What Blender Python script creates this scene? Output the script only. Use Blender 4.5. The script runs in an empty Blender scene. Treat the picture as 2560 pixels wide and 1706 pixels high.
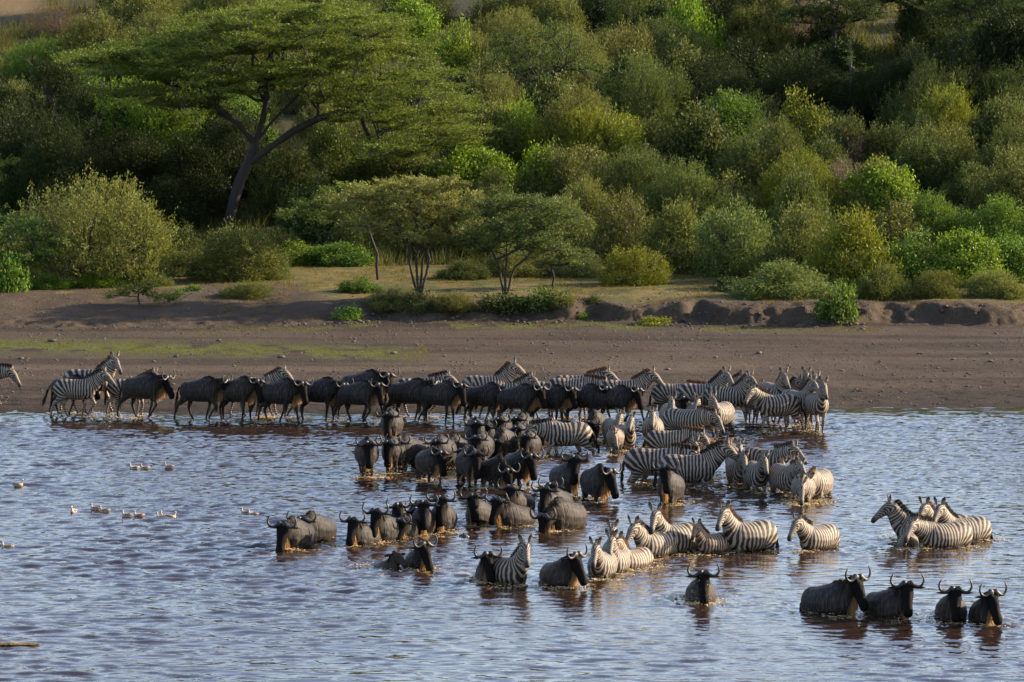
import bpy, math, random
import numpy as np
from mathutils import Vector, Matrix

R = math.radians
SC = bpy.context.scene
COL = SC.collection
rng = np.random.default_rng(11)
random.seed(11)

# ---------------------------------------------------------------- camera
F_PX, CAM_H, HORIZON_Y = 11000.0, 11.7, 100.0       # focal length in photo pixels, eye height, horizon row
PITCH = math.atan((853 - HORIZON_Y) / F_PX)
cam_data = bpy.data.cameras.new('camera')
cam_data.sensor_width = 36.0
cam_data.lens = 36.0 * F_PX / 2560.0
cam_data.clip_start = 1.0
cam_data.clip_end = 6000.0
cam = bpy.data.objects.new('camera', cam_data)
cam.location = (0, 0, CAM_H)
cam.rotation_euler = (math.pi / 2 - PITCH, 0, 0)
COL.objects.link(cam)
SC.camera = cam

# ---------------------------------------------------------------- sky, sun, exposure
SUN_EL, SUN_AZ = 21.0, 18.0                          # azimuth: degrees from +X (right) towards +Y (away)
world = bpy.data.worlds.new('World')
SC.world = world
world.use_nodes = True
wn = world.node_tree
wn.nodes.clear()
sky = wn.nodes.new('ShaderNodeTexSky')
sky.sky_type = 'NISHITA'
sky.sun_disc = False
sky.sun_elevation = R(SUN_EL)
sky.sun_rotation = R(90.0 - SUN_AZ)
sky.altitude = 1500.0
sky.air_density = 1.2
sky.dust_density = 3.6
sky.ozone_density = 1.5
bg = wn.nodes.new('ShaderNodeBackground')
bg.inputs['Strength'].default_value = 0.13
wo = wn.nodes.new('ShaderNodeOutputWorld')
tn = wn.nodes.new('ShaderNodeMix'); tn.data_type = 'RGBA'; tn.blend_type = 'MULTIPLY'
tn.inputs[0].default_value = 1.0; tn.inputs[7].default_value = (1.10, 1.0, 1.02, 1)      # slightly mauve evening air
wn.links.new(sky.outputs[0], tn.inputs[6])
wn.links.new(tn.outputs[2], bg.inputs[0])
wn.links.new(bg.outputs[0], wo.inputs[0])
sun_data = bpy.data.lights.new('sun', 'SUN')
sun_data.energy = 5.0
sun_data.angle = R(0.53)
sun_data.color = (1.0, 0.83, 0.60)
sun = bpy.data.objects.new('sun', sun_data)
sd = Vector((math.cos(R(SUN_EL)) * math.cos(R(SUN_AZ)), math.cos(R(SUN_EL)) * math.sin(R(SUN_AZ)), math.sin(R(SUN_EL))))
sun.rotation_euler = sd.to_track_quat('Z', 'Y').to_euler()
sun.location = (60, 60, 60)
COL.objects.link(sun)
SC.view_settings.view_transform = 'Standard'
SC.view_settings.look = 'None'
SC.view_settings.exposure = 1.40
SC.view_settings.gamma = 1.0
SC.view_settings.use_curve_mapping = False
SC.render.engine = 'CYCLES'
SC.cycles.max_bounces = 5
SC.cycles.diffuse_bounces = 2
SC.cycles.glossy_bounces = 2
SC.cycles.transmission_bounces = 3
SC.cycles.transparent_max_bounces = 4

# ---------------------------------------------------------------- helpers
def scale_at(py):                                    # photo pixels per metre for something standing on the water at row py
    return (py - HORIZON_Y) / CAM_H

def ray(px, py):
    cp, sp = math.cos(PITCH), math.sin(PITCH)
    u, v = (px - 1280) / F_PX, -(py - 853) / F_PX
    return np.array([u, cp + v * sp, -sp + v * cp])

def on_water(px, py):
    d = ray(px, py)
    t = CAM_H / -d[2]
    return d[0] * t, d[1] * t

_lat = np.random.default_rng(5).random((256, 256))
def vnoise(x, y, seed=0):
    x = np.asarray(x, float) + seed * 17.31
    y = np.asarray(y, float) + seed * 9.77
    xi, yi = np.floor(x).astype(int), np.floor(y).astype(int)
    fx, fy = x - xi, y - yi
    fx, fy = fx * fx * (3 - 2 * fx), fy * fy * (3 - 2 * fy)
    a, b = _lat[xi % 256, yi % 256], _lat[(xi + 1) % 256, yi % 256]
    c, d = _lat[xi % 256, (yi + 1) % 256], _lat[(xi + 1) % 256, (yi + 1) % 256]
    return (a * (1 - fx) + b * fx) * (1 - fy) + (c * (1 - fx) + d * fx) * fy * 1.0

def fbm(x, y, seed=0, octs=4):
    s, a, t = 0.0, 1.0, 0.0
    for o in range(octs):
        s = s + a * vnoise(x * 2 ** o, y * 2 ** o, seed + o * 3)
        t += a
        a *= 0.5
    return s / t

def sstep(a, b, x):
    t = np.clip((np.asarray(x, float) - a) / (b - a), 0, 1)
    return t * t * (3 - 2 * t)

def shore_y(x):
    return 138.75 + 0.078 * np.clip(x, -30, 30) + 1.1 * (fbm(x * 0.16, x * 0 + 3.3, 2, 3) - 0.5)

def bank_y(x):
    return 168.0 + 2.6 * (fbm(x * 0.13, x * 0 + 1.1, 7, 3) - 0.5) + 1.5 * (fbm(x * 0.7, x * 0 + 8.1, 9, 2) - 0.5) - 2.0 * sstep(-2, -12, x)

def ground(x, y):
    x, y = np.asarray(x, float), np.asarray(y, float)
    d = y - shore_y(x)
    z = 0.031 * np.clip(d, -60, 60)
    z = z + 0.05 * (fbm(x * 0.25, y * 0.35, 1, 3) - 0.5) * sstep(2, 10, d)
    b = y - bank_y(x)
    soft = sstep(-6.5, -10.5, x)                      # to the left the bank is a gentle mound
    wide = 0.8 + 9.5 * soft + 3.2 * sstep(0.45, 0.7, fbm(x * 0.35, x * 0 + 2.0, 3, 3)) + 0.9 * sstep(2.5, -0.5, x)
    notch = (.6 * fbm(x * 0.9 + 1.5 * fbm(x * .3, y * .2, 5, 2), y * 0.9, 21, 4) + .4 * fbm(x * 2.7, y * 2.1, 22, 3) - 0.5) * 3.2 * sstep(.3, .7, fbm(x * .22, x * 0 + 5, 23, 2)) * sstep(-2.5, 0, b) * sstep(4, 1, b)
    step = sstep(0, 1, (b + notch * 0.9) / wide)
    hgt = 0.58 + 0.38 * (fbm(x * 0.4, y * 0.2, 13, 2) - 0.5) - 0.25 * soft
    z = z * (1 - 0.0 * step) + hgt * step
    z = z + 0.22 * np.exp(-((b - 1.4) / 1.3) ** 2) * (fbm(x * 0.45, y * 0.3, 31, 2) - 0.35) * (1 - 0.5 * soft)
    flat = sstep(0, 10, b)
    z = z * (1 - flat) + flat * (1.7 + 0.012 * (y - 170) + 0.12 * (fbm(x * 0.2, y * 0.15, 17, 3) - 0.5))
    t = np.clip(y - 191.0, 0, 215)
    z = z + 0.128 * t * sstep(0, 14, t) + sstep(5, 60, t) * 2.0 * (fbm(x * 0.035, y * 0.03, 19, 3) - 0.5)
    return z

def on_ground(px, py, lo=120.0, hi=420.0):
    d = ray(px, py)
    ts = np.linspace(lo, hi, 1800)
    gap = CAM_H + d[2] * ts - ground(d[0] * ts, d[1] * ts)
    i = int(np.argmax(gap <= 0)) if (gap <= 0).any() else len(ts) - 1
    t = ts[i]
    x, y = d[0] * t, d[1] * t
    return float(x), float(y), float(ground(x, y))

def tag(o, label=None, cat=None, group=None, kind=None):
    if label: o['label'] = label
    if cat: o['category'] = cat
    if group: o['group'] = group
    if kind: o['kind'] = kind
    return o

def empty(name, loc, rz=0.0, sc=1.0):
    o = bpy.data.objects.new(name, None)
    o.empty_display_size = 0.3
    o.location = loc
    o.rotation_euler = (0, 0, rz)
    o.scale = (sc, sc, sc) if not hasattr(sc, '__len__') else sc
    COL.objects.link(o)
    return o

def mesh_np(name, v, f, mats=(), smooth=True, attrs=None, colors=None):
    """v (N,3); f: (M,k) int array with equal-sided faces, or a list of such arrays"""
    me = bpy.data.meshes.new(name)
    fl = f if isinstance(f, list) else [f]
    fl = [np.asarray(a, np.int32) for a in fl if len(a)]
    loops = np.concatenate([a.ravel() for a in fl])
    sizes = np.concatenate([np.full(len(a), a.shape[1], np.int32) for a in fl])
    starts = np.concatenate([[0], np.cumsum(sizes)[:-1]]).astype(np.int32)
    v = np.ascontiguousarray(v, np.float32)
    me.vertices.add(len(v)); me.vertices.foreach_set('co', v.ravel())
    me.loops.add(len(loops)); me.loops.foreach_set('vertex_index', loops.astype(np.int32))
    me.polygons.add(len(sizes)); me.polygons.foreach_set('loop_start', starts)
    me.update(calc_edges=True)
    me.validate(verbose=False)
    if smooth:
        me.polygons.foreach_set('use_smooth', np.ones(len(me.polygons), bool))
    for k, a in (attrs or {}).items():
        at = me.attributes.new(k, 'FLOAT', 'POINT')
        at.data.foreach_set('value', np.asarray(a, np.float32))
    for k, a in (colors or {}).items():
        at = me.attributes.new(k, 'FLOAT_COLOR', 'POINT')
        at.data.foreach_set('color', np.ascontiguousarray(a, np.float32).ravel())
    for m in mats:
        me.materials.append(m)
    me.update()
    return me

def link(name, me, parent=None):
    o = bpy.data.objects.new(name, me)
    COL.objects.link(o)
    if parent is not None:
        o.parent = parent
    return o

# ---------------------------------------------------------------- node material helper
class Mat:
    def __init__(s, name):
        s.m = bpy.data.materials.new(name)
        s.m.use_nodes = True
        s.t = s.m.node_tree
        s.t.nodes.clear()
        s.out = s.n('ShaderNodeOutputMaterial')
    def n(s, typ, ins=None, **kw):
        nd = s.t.nodes.new(typ)
        for k, v in kw.items(): setattr(nd, k, v)
        for k, v in (ins or {}).items():
            if hasattr(v, 'is_output'): s.t.links.new(v, nd.inputs[k])
            else: nd.inputs[k].default_value = v
        return nd
    def math(s, op, a, b=0.0, c=0.0):
        nd = s.n('ShaderNodeMath', {0: a, 1: b, 2: c}, operation=op)
        return nd.outputs[0]
    def mix(s, f, a, b, mode='MIX'):
        nd = s.n('ShaderNodeMix', data_type='RGBA', blend_type=mode)
        for i, v in ((0, f), (6, a), (7, b)):
            if hasattr(v, 'is_output'): s.t.links.new(v, nd.inputs[i])
            elif i and len(v) == 3: nd.inputs[i].default_value = (*v, 1)
            else: nd.inputs[i].default_value = v
        return nd.outputs[2]
    def noise(s, vec, scale, detail=3.0, rough=0.55):
        return s.n('ShaderNodeTexNoise', {'Vector': vec, 'Scale': scale, 'Detail': detail, 'Roughness': rough}).outputs[0]
    def ramp(s, f, a, b):
        return s.n('ShaderNodeMapRange', {0: f, 1: a, 2: b, 3: 0.0, 4: 1.0}, interpolation_type='SMOOTHSTEP').outputs[0]
    def attr(s, name, which=2):
        return s.n('ShaderNodeAttribute', attribute_name=name).outputs[which]
    def scaled(s, vec, sx, sy, sz):
        return s.n('ShaderNodeMapping', {'Vector': vec, 'Scale': (sx, sy, sz)}).outputs[0]
    def surf(s, sh):
        s.t.links.new(sh, s.out.inputs[0])
        return s.m

def foliage_material(name, base, tip, trans=0.28, rough=0.55):
    """leaf colour varies leaf by leaf (attribute 'vary'); object colour tints a whole plant"""
    M = Mat(name)
    vary = M.attr('vary')
    oi = M.n('ShaderNodeObjectInfo')
    c = M.mix(vary, base, tip)
    c = M.mix(1.0, c, oi.outputs['Color'], 'MULTIPLY')
    p = M.n('ShaderNodeBsdfPrincipled', {'Base Color': c, 'Roughness': rough, 'Specular IOR Level': 0.10})
    tr = M.n('ShaderNodeBsdfTranslucent', {'Color': M.mix(1.0, c, (1.25, 1.15, 0.55), 'MULTIPLY')})
    mx = M.n('ShaderNodeMixShader', {0: trans, 1: p.outputs[0], 2: tr.outputs[0]})
    return M.surf(mx.outputs[0])

def bark_material(name, a, b):
    M = Mat(name)
    g = M.n('ShaderNodeNewGeometry').outputs['Position']
    n = M.noise(M.scaled(g, 9, 9, 2), 1.0, 4)
    c = M.mix(n, a, b)
    bp = M.n('ShaderNodeBump', {'Strength': 0.5, 'Distance': 0.03, 'Height': n})
    p = M.n('ShaderNodeBsdfPrincipled', {'Base Color': c, 'Roughness': 0.9, 'Normal': bp.outputs[0]})
    return M.surf(p.outputs[0])

FOL = foliage_material('foliage', (0.032, 0.050, 0.013), (0.150, 0.195, 0.046))
FOL_DRY = foliage_material('foliage_dry', (0.075, 0.062, 0.038), (0.150, 0.125, 0.070), 0.25)
GRASS = foliage_material('grass_blades', (0.050, 0.062, 0.014), (0.135, 0.130, 0.036), 0.35)
BARK = bark_material('bark', (0.012, 0.0095, 0.008), (0.038, 0.030, 0.025))
BARK_PALE = bark_material('bark_pale', (0.05, 0.038, 0.03), (0.13, 0.105, 0.085))

# ---------------------------------------------------------------- water and land
def axis(core_lo, core_hi, step, far_lo, far_hi):
    core = np.arange(core_lo, core_hi + 1e-6, step)
    def out(a, b):
        r, s, c = [], step * 2, a
        while abs(b - c) > 0 and (c - b) * (a - b) > 0:
            c = c + math.copysign(s, b - a); s *= 1.35
            r.append(c if (c - b) * (a - b) > 0 else b)
        return r
    lo = out(core_lo, far_lo)[::-1] if far_lo < core_lo else []
    hi = out(core_hi, far_hi) if far_hi > core_hi else []
    return np.array(list(lo) + list(core) + list(hi))

def grid_faces(nx, ny):
    i = np.arange(nx - 1)[None, :] + np.arange(ny - 1)[:, None] * nx
    i = i.ravel()
    return np.stack([i, i + 1, i + 1 + nx, i + nx], 1)

def wave_field(n=1024, size=64.0, seed=3):
    g = np.random.default_rng(seed)
    k = np.fft.fftfreq(n, size / n) * 2 * np.pi
    kx, ky = np.meshgrid(k, k)
    kk = np.sqrt(kx ** 2 + ky ** 2) + 1e-6
    lam = 2 * np.pi / kk
    spec = np.zeros_like(kk)
    for lp, amp, pw, aniso in ((1.9, 1.0, 2.2, 4.0), (0.62, 0.34, 2.0, 2.0)):
        kp = 2 * np.pi / lp
        th = np.arctan2(kx, ky)                       # 0: waves travelling along the view, crests across the frame
        dirn = np.abs(np.cos(th - 0.25)) ** aniso + 0.10
        spec += amp * (kk / kp) ** (-pw - 1) * np.exp(-1.1 * (kp / kk) ** 2) * dirn
    spec *= (lam > 0.13)
    ph = g.normal(size=kk.shape) + 1j * g.normal(size=kk.shape)
    h = np.real(np.fft.ifft2(ph * spec))
    h /= h.std()
    return h

HF = wave_field()
HF2 = wave_field(seed=9)
def sample_field(h, x, y, size=64.0):
    n = h.shape[0]
    u, v = (x / size * n) % n, (y / size * n) % n
    i, j = np.floor(u).astype(int) % n, np.floor(v).astype(int) % n
    fu, fv = u - np.floor(u), v - np.floor(v)
    i1, j1 = (i + 1) % n, (j + 1) % n
    return (h[j, i] * (1 - fu) + h[j, i1] * fu) * (1 - fv) + (h[j1, i] * (1 - fu) + h[j1, i1] * fu) * fv
# ---------------------------------------------------------------- the herd
# kind, x, waterline row, heading (0 right, 90 away, -90 towards the viewer), water depth, head turn, neck pose, gait, size, label
W, Z = 'w', 'z'
HERD = [
 # --- walking along the shore, left to right
 (Z, -52, 1017, 0, .0, 0, 'd', 1, 1.0, 'zebra cut off by the left edge of the photo, only its lowered head showing'),
 (W, 172, 1036, 0, .06, 0, 'n', 0, 1.0, 'black wildebeest walking behind the two leftmost full zebras on the shore'),
 (Z, 222, 1034, 0, .06, -60, 'u', 1, 1.03, 'zebra with raised head looking out above the neck of the striding shore zebra'),
 (Z, 192, 1042, 0, .07, -10, 'n', 2, 1.0, 'boldly striped zebra striding right at the left end of the shore line'),
 (Z, 322, 1037, 0, .06, -30, 'n', 0, .98, 'zebra with brown mane half hidden by the first dark wildebeest on the shore'),
 (W, 356, 1045, -8, .06, -25, 'n', 1, 1.0, 'first full wildebeest from the left, tail down, right after the zebra group'),
 (W, 500, 1049, 0, .07, 0, 'n', 2, .99, 'wildebeest with lifted bent foreleg, head behind the rump ahead of it'),
 (W, 592, 1051, -5, .07, -28, 'n', 0, 1.0, 'wildebeest in front of the brown maned zebra on the shore, face turned out'),
 (Z, 640, 1040, 0, .06, 0, 'n', 1, 1.0, 'zebra with rusty brown mane arching above two shore wildebeest'),
 (W, 698, 1044, 0, .06, -20, 'n', 2, .97, 'wildebeest mostly hidden, its back and horns just behind the splashing one'),
 (W, 698, 1056, -6, .08, -28, 'n', 1, 1.0, 'wildebeest with long tail swung back and water splashing at its hooves'),
 (W, 797, 1051, 0, .07, -15, 'n', 0, 1.0, 'wildebeest walking alone in the gap of the shore line, orange lit beard'),
 (W, 905, 1046, 0, .06, -15, 'n', 1, 1.0, 'farther of two wildebeest walking in step, only its face and horns showing'),
 (W, 892, 1056, -5, .08, -15, 'n', 2, 1.0, 'nearer of two wildebeest walking in step, above the lone pale humped one'),
 (Z, 1045, 1042, 0, .06, 0, 'n', 2, 1.0, 'zebra whose striped rump and back rise over two dark shore wildebeest'),
 (W, 1022, 1054, 0, .08, 0, 'n', 2, .97, 'dark wildebeest in front of the striped rump, head behind its neighbour'),
 (W, 1100, 1058, -10, .08, -28, 'n', 0, 1.0, 'wildebeest with tall narrow face and orange throat, before the large zebra'),
 (Z, 1218, 1046, 3, .06, 0, 'u', 0, 1.04, 'large zebra with dark crested mane standing highest over the shore wildebeest'),
 (Z, 1262, 1051, 0, .08, -30, 'n', 1, .97, 'zebra with fine face stripes looking out under the large crested zebra'),
 (W, 1210, 1056, 0, .1, -15, 'n', 1, 1.0, 'wildebeest kicking its tail back with a pale orange beard, mid shore'),
 (W, 1292, 1061, 0, .12, -15, 'n', 2, 1.0, 'black wildebeest with orange chest fringe directly left of the pale zebra body'),
 (Z, 1372, 1046, 0, .06, 0, 'd', 0, 1.0, 'zebra seen only as a striped flank between two shore wildebeest backs'),
 (W, 1372, 1060, 0, .12, -15, 'n', 0, 1.0, 'wildebeest behind which zebra rumps show, two heads left of the spray'),
 (Z, 1440, 1040, 0, .05, 0, 'n', 0, 1.0, 'farthest zebra with rusty mane behind the droplet covered wildebeest'),
 (Z, 1425, 1048, 0, .06, 0, 'd', 2, 1.0, 'zebra with low striped back just behind the droplet covered wildebeest'),
 (W, 1458, 1058, 0, .12, -28, 'n', 1, 1.02, 'wildebeest speckled with water drops near the middle of the shore line'),
 (Z, 1556, 1052, 0, .08, -5, 'n', 1, 1.04, 'zebra with upright brown mane walking right, head low, past the last wildebeest'),
 (W, 1532, 1061, 0, .14, -20, 'n', 2, .96, 'last dark wildebeest at the right end of the shore line'),
 (Z, 1685, 1051, 0, .06, 0, 'd', 0, 1.0, 'darker narrow striped zebra flank between the brown maned one and its neighbour'),
 (Z, 1800, 1046, -30, .05, -30, 'n', 0, .95, 'small zebra face peeping out between two upright zebra necks'),
 (Z, 1752, 1057, 5, .1, -60, 'u', 0, 1.02, 'zebra with big ears spread, head raised and turned to the viewer'),
 (Z, 1816, 1060, -25, .1, -30, 'u', 1, 1.0, 'zebra standing at the edge of the bare gap, dark muzzle facing out'),
 # --- standing group at the right end of the shore
 (Z, 1880, 1058, -85, .08, 0, 'd', 0, .88, 'small brownish zebra at the left side of the right hand shore group'),
 (Z, 2005, 1058, -80, .08, 0, 'u', 0, 1.0, 'zebra behind the right hand group of which little but ears shows'),
 (Z, 1932, 1059, -65, .1, 0, 'u', 2, 1.05, 'tallest headed zebra in the right hand group, white face stripe lit'),
 (Z, 1940, 1062, -15, .1, 0, 'u', 1, 1.0, 'zebra with head in profile to the right behind the foremost lit one'),
 (Z, 2028, 1064, -80, .1, 30, 'u', 1, 1.0, 'zebra standing just behind the rightmost one, its face turned aside'),
 (Z, 1992, 1074, -60, .14, 0, 'u', 0, 1.02, 'zebra facing out between the foremost lit zebra and the rightmost pair'),
 (Z, 1943, 1080, 205, .16, 20, 'n', 1, 1.0, 'foremost zebra of the right hand group, flank sunlit, head to the left'),
 (Z, 2042, 1081, -72, .14, 0, 'u', 2, 1.02, 'rightmost zebra of the shore group, round belly, facing the viewer'),
 # --- middle, upstream zebras
 (W, 1700, 1068, -80, .3, 0, 'n', 0, .95, 'wildebeest among zebra heads behind the bent neck zebra'),
 (Z, 1736, 1076, -80, .4, -30, 'n', 0, .95, 'zebra with rusty forelock in the crowd above the bent neck zebra'),
 (Z, 1674, 1084, -85, .4, 0, 'n', 1, .95, 'zebra face right behind the round bellied one wading towards the viewer'),
 (Z, 1800, 1090, -122, .33, 50, 'n', 1, 1.04, 'brightly lit zebra whose dark muzzled head turns right over its shoulder'),
 (Z, 1712, 1098, -30, .42, 0, 'd', 0, 1.04, 'zebra with arched neck and head bent down to the water'),
 (Z, 1632, 1112, -95, .5, 0, 'n', 0, 1.05, 'round bellied zebra wading straight at the viewer, chevron striped chest'),
 (W, 1492, 1100, -118, .42, 0, 'd', 1, .98, 'wildebeest stepping through splashing water left of the furry zebra foal'),
 (Z, 1536, 1108, -80, .5, -20, 'n', 0, .95, 'zebra with brown forelock behind the furry foal'),
 (Z, 1562, 1122, -75, .5, -20, 'u', 0, .98, 'adult zebra looking right just behind the furry brown foal'),
 (Z, 1538, 1131, -100, .33, 30, 'd', 0, .78, 'furry brown zebra foal standing in shallow water'),
 (W, 1385, 1106, -125, .6, 0, 'n', 0, .95, 'wildebeest with curved horns over the back of the left facing zebra'),
 (W, 1362, 1112, -125, .6, 0, 'n', 0, .95, 'wildebeest with pale shoulder showing above the neck of the left facing zebra'),
 (Z, 1415, 1133, 196, .42, 0, 'd', 1, 1.0, 'zebra facing left with sunlit flank, legs in the water, beside the wildebeest crowd'),
 # --- middle wildebeest crowd
 (W, 980, 1099, -98, .55, 0, 'n', 0, 1.02, 'lone wildebeest with pale pointed hump standing apart below the shore line'),
 (W, 1313, 1100, -120, .55, 0, 'n', 0, .95, 'wildebeest at the back right corner of the dense dark crowd'),
 (W, 1256, 1107, -110, .55, 0, 'n', 0, 1.0, 'wildebeest whose pale hump peaks above the back of the dense crowd'),
 (W, 1222, 1113, -95, .6, 0, 'n', 0, .97, 'wildebeest between the dark back corner face and the pale hump'),
 (W, 1188, 1119, -82, .55, 0, 'n', 0, 1.0, 'black fronted wildebeest at the back left corner of the dense crowd'),
 (W, 1298, 1120, -105, .6, 0, 'n', 0, .98, 'wildebeest with bulging brow at the back of the crowd, behind the split pair'),
 (W, 1326, 1146, -106, .5, 0, 'n', 0, 1.02, 'long faced wildebeest at the right side of the dense crowd, by the zebra'),
 (W, 1262, 1148, -112, .5, 0, 'd', 0, 1.02, 'wildebeest with large sunlit streaky flank in the middle of the crowd'),
 (W, 1208, 1157, -116, .5, 0, 'n', 0, 1.0, 'dark faced wildebeest with wide level horns and reddish lit neck'),
 (W, 1142, 1155, -112, .6, 0, 'n', 0, .96, 'wildebeest behind and left of the wide level horned one'),
 (W, 1062, 1158, -120, .62, 0, 'd', 0, .93, 'small looking wildebeest farthest back between the left trio and the crowd'),
 (W, 1108, 1172, -114, .5, 0, 'n', 1, 1.0, 'wildebeest with lit grey flank directly behind the splashing dark one'),
 (W, 1026, 1174, -128, .48, 0, 'n', 1, 1.02, 'third of the left trio, horn curling up, flank lit grey'),
 (W, 984, 1180, -108, .45, 0, 'n', 0, 1.02, 'middle one of the left trio of wildebeest, beard over foam'),
 (W, 1172, 1177, -100, .6, 0, 'n', 0, .98, 'wildebeest whose horned brow shows above the dark splashing pair'),
 (W, 917, 1188, -86, .42, 0, 'n', 0, 1.05, 'leftmost of the left trio, facing the viewer with yellow foam at its legs'),
 (W, 1074, 1204, -66, .42, 0, 'n', 1, 1.03, 'dark wildebeest turned right with backlit beard and low splash'),
 (W, 1172, 1214, -72, .42, 0, 'n', 2, 1.05, 'dark wildebeest kicking up drops, second of the dark front four'),
 (W, 1236, 1218, -55, .5, 0, 'd', 0, 1.0, 'third of the dark front four, head lowered to the right'),
 (W, 1294, 1213, -58, .45, 0, 'n', 0, 1.03, 'fourth of the dark front four, white lit line down its nose'),
 (W, 1414, 1237, -58, .62, 0, 'n', 0, 1.03, 'left one of two dark wildebeest wading right in open water'),
 (W, 1490, 1250, -62, .58, 0, 'n', 0, 1.05, 'right one of two dark wildebeest in open water, orange beard glowing'),
 (W, 1676, 1257, -118, .62, 0, 'n', 0, 1.05, 'wildebeest in front of the long pair of bold striped zebras, cream beard'),
 # --- central zebra group
 (Z, 1672, 1132, 0, .55, 0, 'd', 0, .95, 'zebra with reddish mane half hidden by the round bellied one'),
 (Z, 1842, 1184, -85, .6, 0, 'n', 0, .95, 'zebra face with ears wide behind the front zebra of the bold pair'),
 (Z, 1736, 1194, -8, .5, 0, 'n', 0, 1.02, 'zebra with reddish backlit mane walking right behind the bold pair'),
 (Z, 1655, 1196, -5, .5, -60, 'n', 0, 1.0, 'zebra behind the bold pair turning its lit face to the viewer'),
 (Z, 1912, 1190, -38, .55, 0, 'n', 0, 1.0, 'zebra with narrow stripes and ears up behind the facing pair'),
 (Z, 1636, 1209, -3, .45, 0, 'd', 0, 1.05, 'rear zebra of the bold pair, dark tail swishing over the water'),
 (Z, 1722, 1219, -4, .56, 0, 'n', 1, 1.06, 'front zebra of the bold pair, neck up, side on to the viewer'),
 (Z, 1845, 1213, -78, .5, 10, 'n', 0, .97, 'zebra with tall ears just right of the bold pair'),
 (Z, 1950, 1206, -85, .62, 0, 'n', 0, .8, 'zebra foal with brown face between the facing pair and the last trio'),
 (Z, 1890, 1225, -76, .5, 0, 'n', 0, 1.02, 'zebra facing the viewer with dark long nose and lit right flank'),
 (Z, 1986, 1211, -90, .65, 0, 'n', 0, .98, 'zebra whose ears stick up at the back of the last trio'),
 (Z, 1963, 1233, -70, .55, 0, 'n', 0, 1.0, 'zebra with shaded narrow striped side left in the last trio'),
 (Z, 2046, 1245, -112, .6, 0, 'd', 0, .98, 'rightmost zebra of the last trio, flank sunlit cream'),
 (Z, 2008, 1253, -95, .6, 0, 'd', 0, 1.0, 'front zebra of the last trio, face down to the foaming water'),
 # --- lower wildebeest line
 (W, 1396, 1276, -128, .75, 0, 'n', 0, 1.02, 'rear wildebeest whose pale back shows behind the sideways horned one'),
 (W, 1300, 1284, -122, .75, 0, 'n', 0, .98, 'wildebeest with round pale flank behind the brown one'),
 (W, 1264, 1290, -110, .78, 0, 'n', 0, .97, 'wildebeest face with an orange ear, just above the brown one'),
 (W, 1376, 1292, -112, .72, 0, 'n', 0, 1.02, 'wildebeest with head tilted so that one horn points straight up'),
 (W, 1198, 1308, -112, .8, 0, 'u', 0, 1.0, 'wildebeest with ears out and evenly curved horns left of the brown one'),
 (W, 1288, 1313, -146, .8, 0, 'n', 0, 1.02, 'reddish brown wildebeest seen half side on, rump to the right'),
 (W, 1414, 1321, -146, .78, 0, 'd', 0, 1.04, 'brown wildebeest with its black face down at the water, rightmost of the line'),
 (W, 1046, 1311, -100, .8, 0, 'n', 0, 1.0, 'wildebeest with widest horns at the back of the tight lower knot'),
 (W, 1002, 1320, -110, .8, 0, 'n', 0, .97, 'wildebeest between the two horn spreads at the back left of the lower knot'),
 (W, 1108, 1323, -100, .78, 0, 'n', 0, 1.0, 'wildebeest with ear under its horn, right end of the tight lower knot'),
 (W, 1058, 1331, -98, .75, 0, 'n', 0, 1.02, 'long nosed wildebeest at the front of the tight lower knot'),
 (W, 1016, 1339, -105, .78, 0, 'n', 0, .97, 'narrow looking wildebeest squeezed right of the big streaky flank'),
 (W, 968, 1349, -122, .75, 0, 'u', 0, 1.06, 'wildebeest with large streaky grey flank and horns high, lower left line'),
 (W, 912, 1358, -126, .84, 0, 'n', 0, 1.0, 'wildebeest with small round back left of the large streaky one'),
 (W, 793, 1353, -128, .74, 40, 'n', 0, 1.04, 'second from the left of the lower line, head turned away behind the first'),
 (W, 742, 1367, -118, .78, 0, 'n', 0, 1.06, 'leftmost wildebeest of the lower line, beard dripping into the water'),
 (W, 1046, 1415, -70, .9, 0, 'u', 0, 1.05, 'wildebeest swimming in front of the lower line beside the calf'),
 ('c', 962, 1417, -35, .93, 0, 's', 0, .74, 'wildebeest calf with only its small hornless head above water'),
 # --- lower zebra line
 (Z, 2372, 1339, 200, .78, 30, 'u', 0, 1.0, 'zebra with rusty mane facing out, left of the twin heads on the right'),
 (Z, 2310, 1346, 183, .85, 0, 'u', 0, 1.06, 'zebra in left profile with black crest, head of the right hand family'),
 (Z, 2412, 1351, 200, .76, 40, 'u', 0, 1.03, 'rear zebra of the right hand family with its broad striped rump lit'),
 (Z, 2270, 1363, -100, .7, 10, 'n', 0, .74, 'zebra foal with brown nose tucked under the left profile zebra'),
 (Z, 2362, 1366, 202, .78, 25, 'n', 0, 1.03, 'nearest zebra of the right hand family, long sunlit side'),
 (Z, 2045, 1371, 222, .7, 0, 'n', 0, 1.0, 'solitary zebra wading left with its black nose at the water'),
 (Z, 1874, 1377, 207, .68, 30, 'u', 0, 1.04, 'large zebra with rusty crest and bold lit flank behind the brown foal'),
 (Z, 1694, 1381, 220, .72, 20, 'u', 0, 1.02, 'zebra with tall neck and lit flank before the brown foal'),
 (Z, 1786, 1382, 214, .52, 20, 'u', 0, .72, 'little brown zebra foal with stubby red forelock in the lower zebra line'),
 (Z, 1640, 1389, -124, .76, 0, 'n', 0, 1.0, 'zebra with upright ears between the tall necked one and the cluster'),
 (Z, 1538, 1400, -100, .76, 0, 'u', 0, .98, 'farthest zebra of the left cluster, only ears over the others'),
 (Z, 1584, 1417, -126, .76, 0, 'u', 0, .98, 'zebra with reddish brown narrow stripes on the right of the left cluster'),
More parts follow.
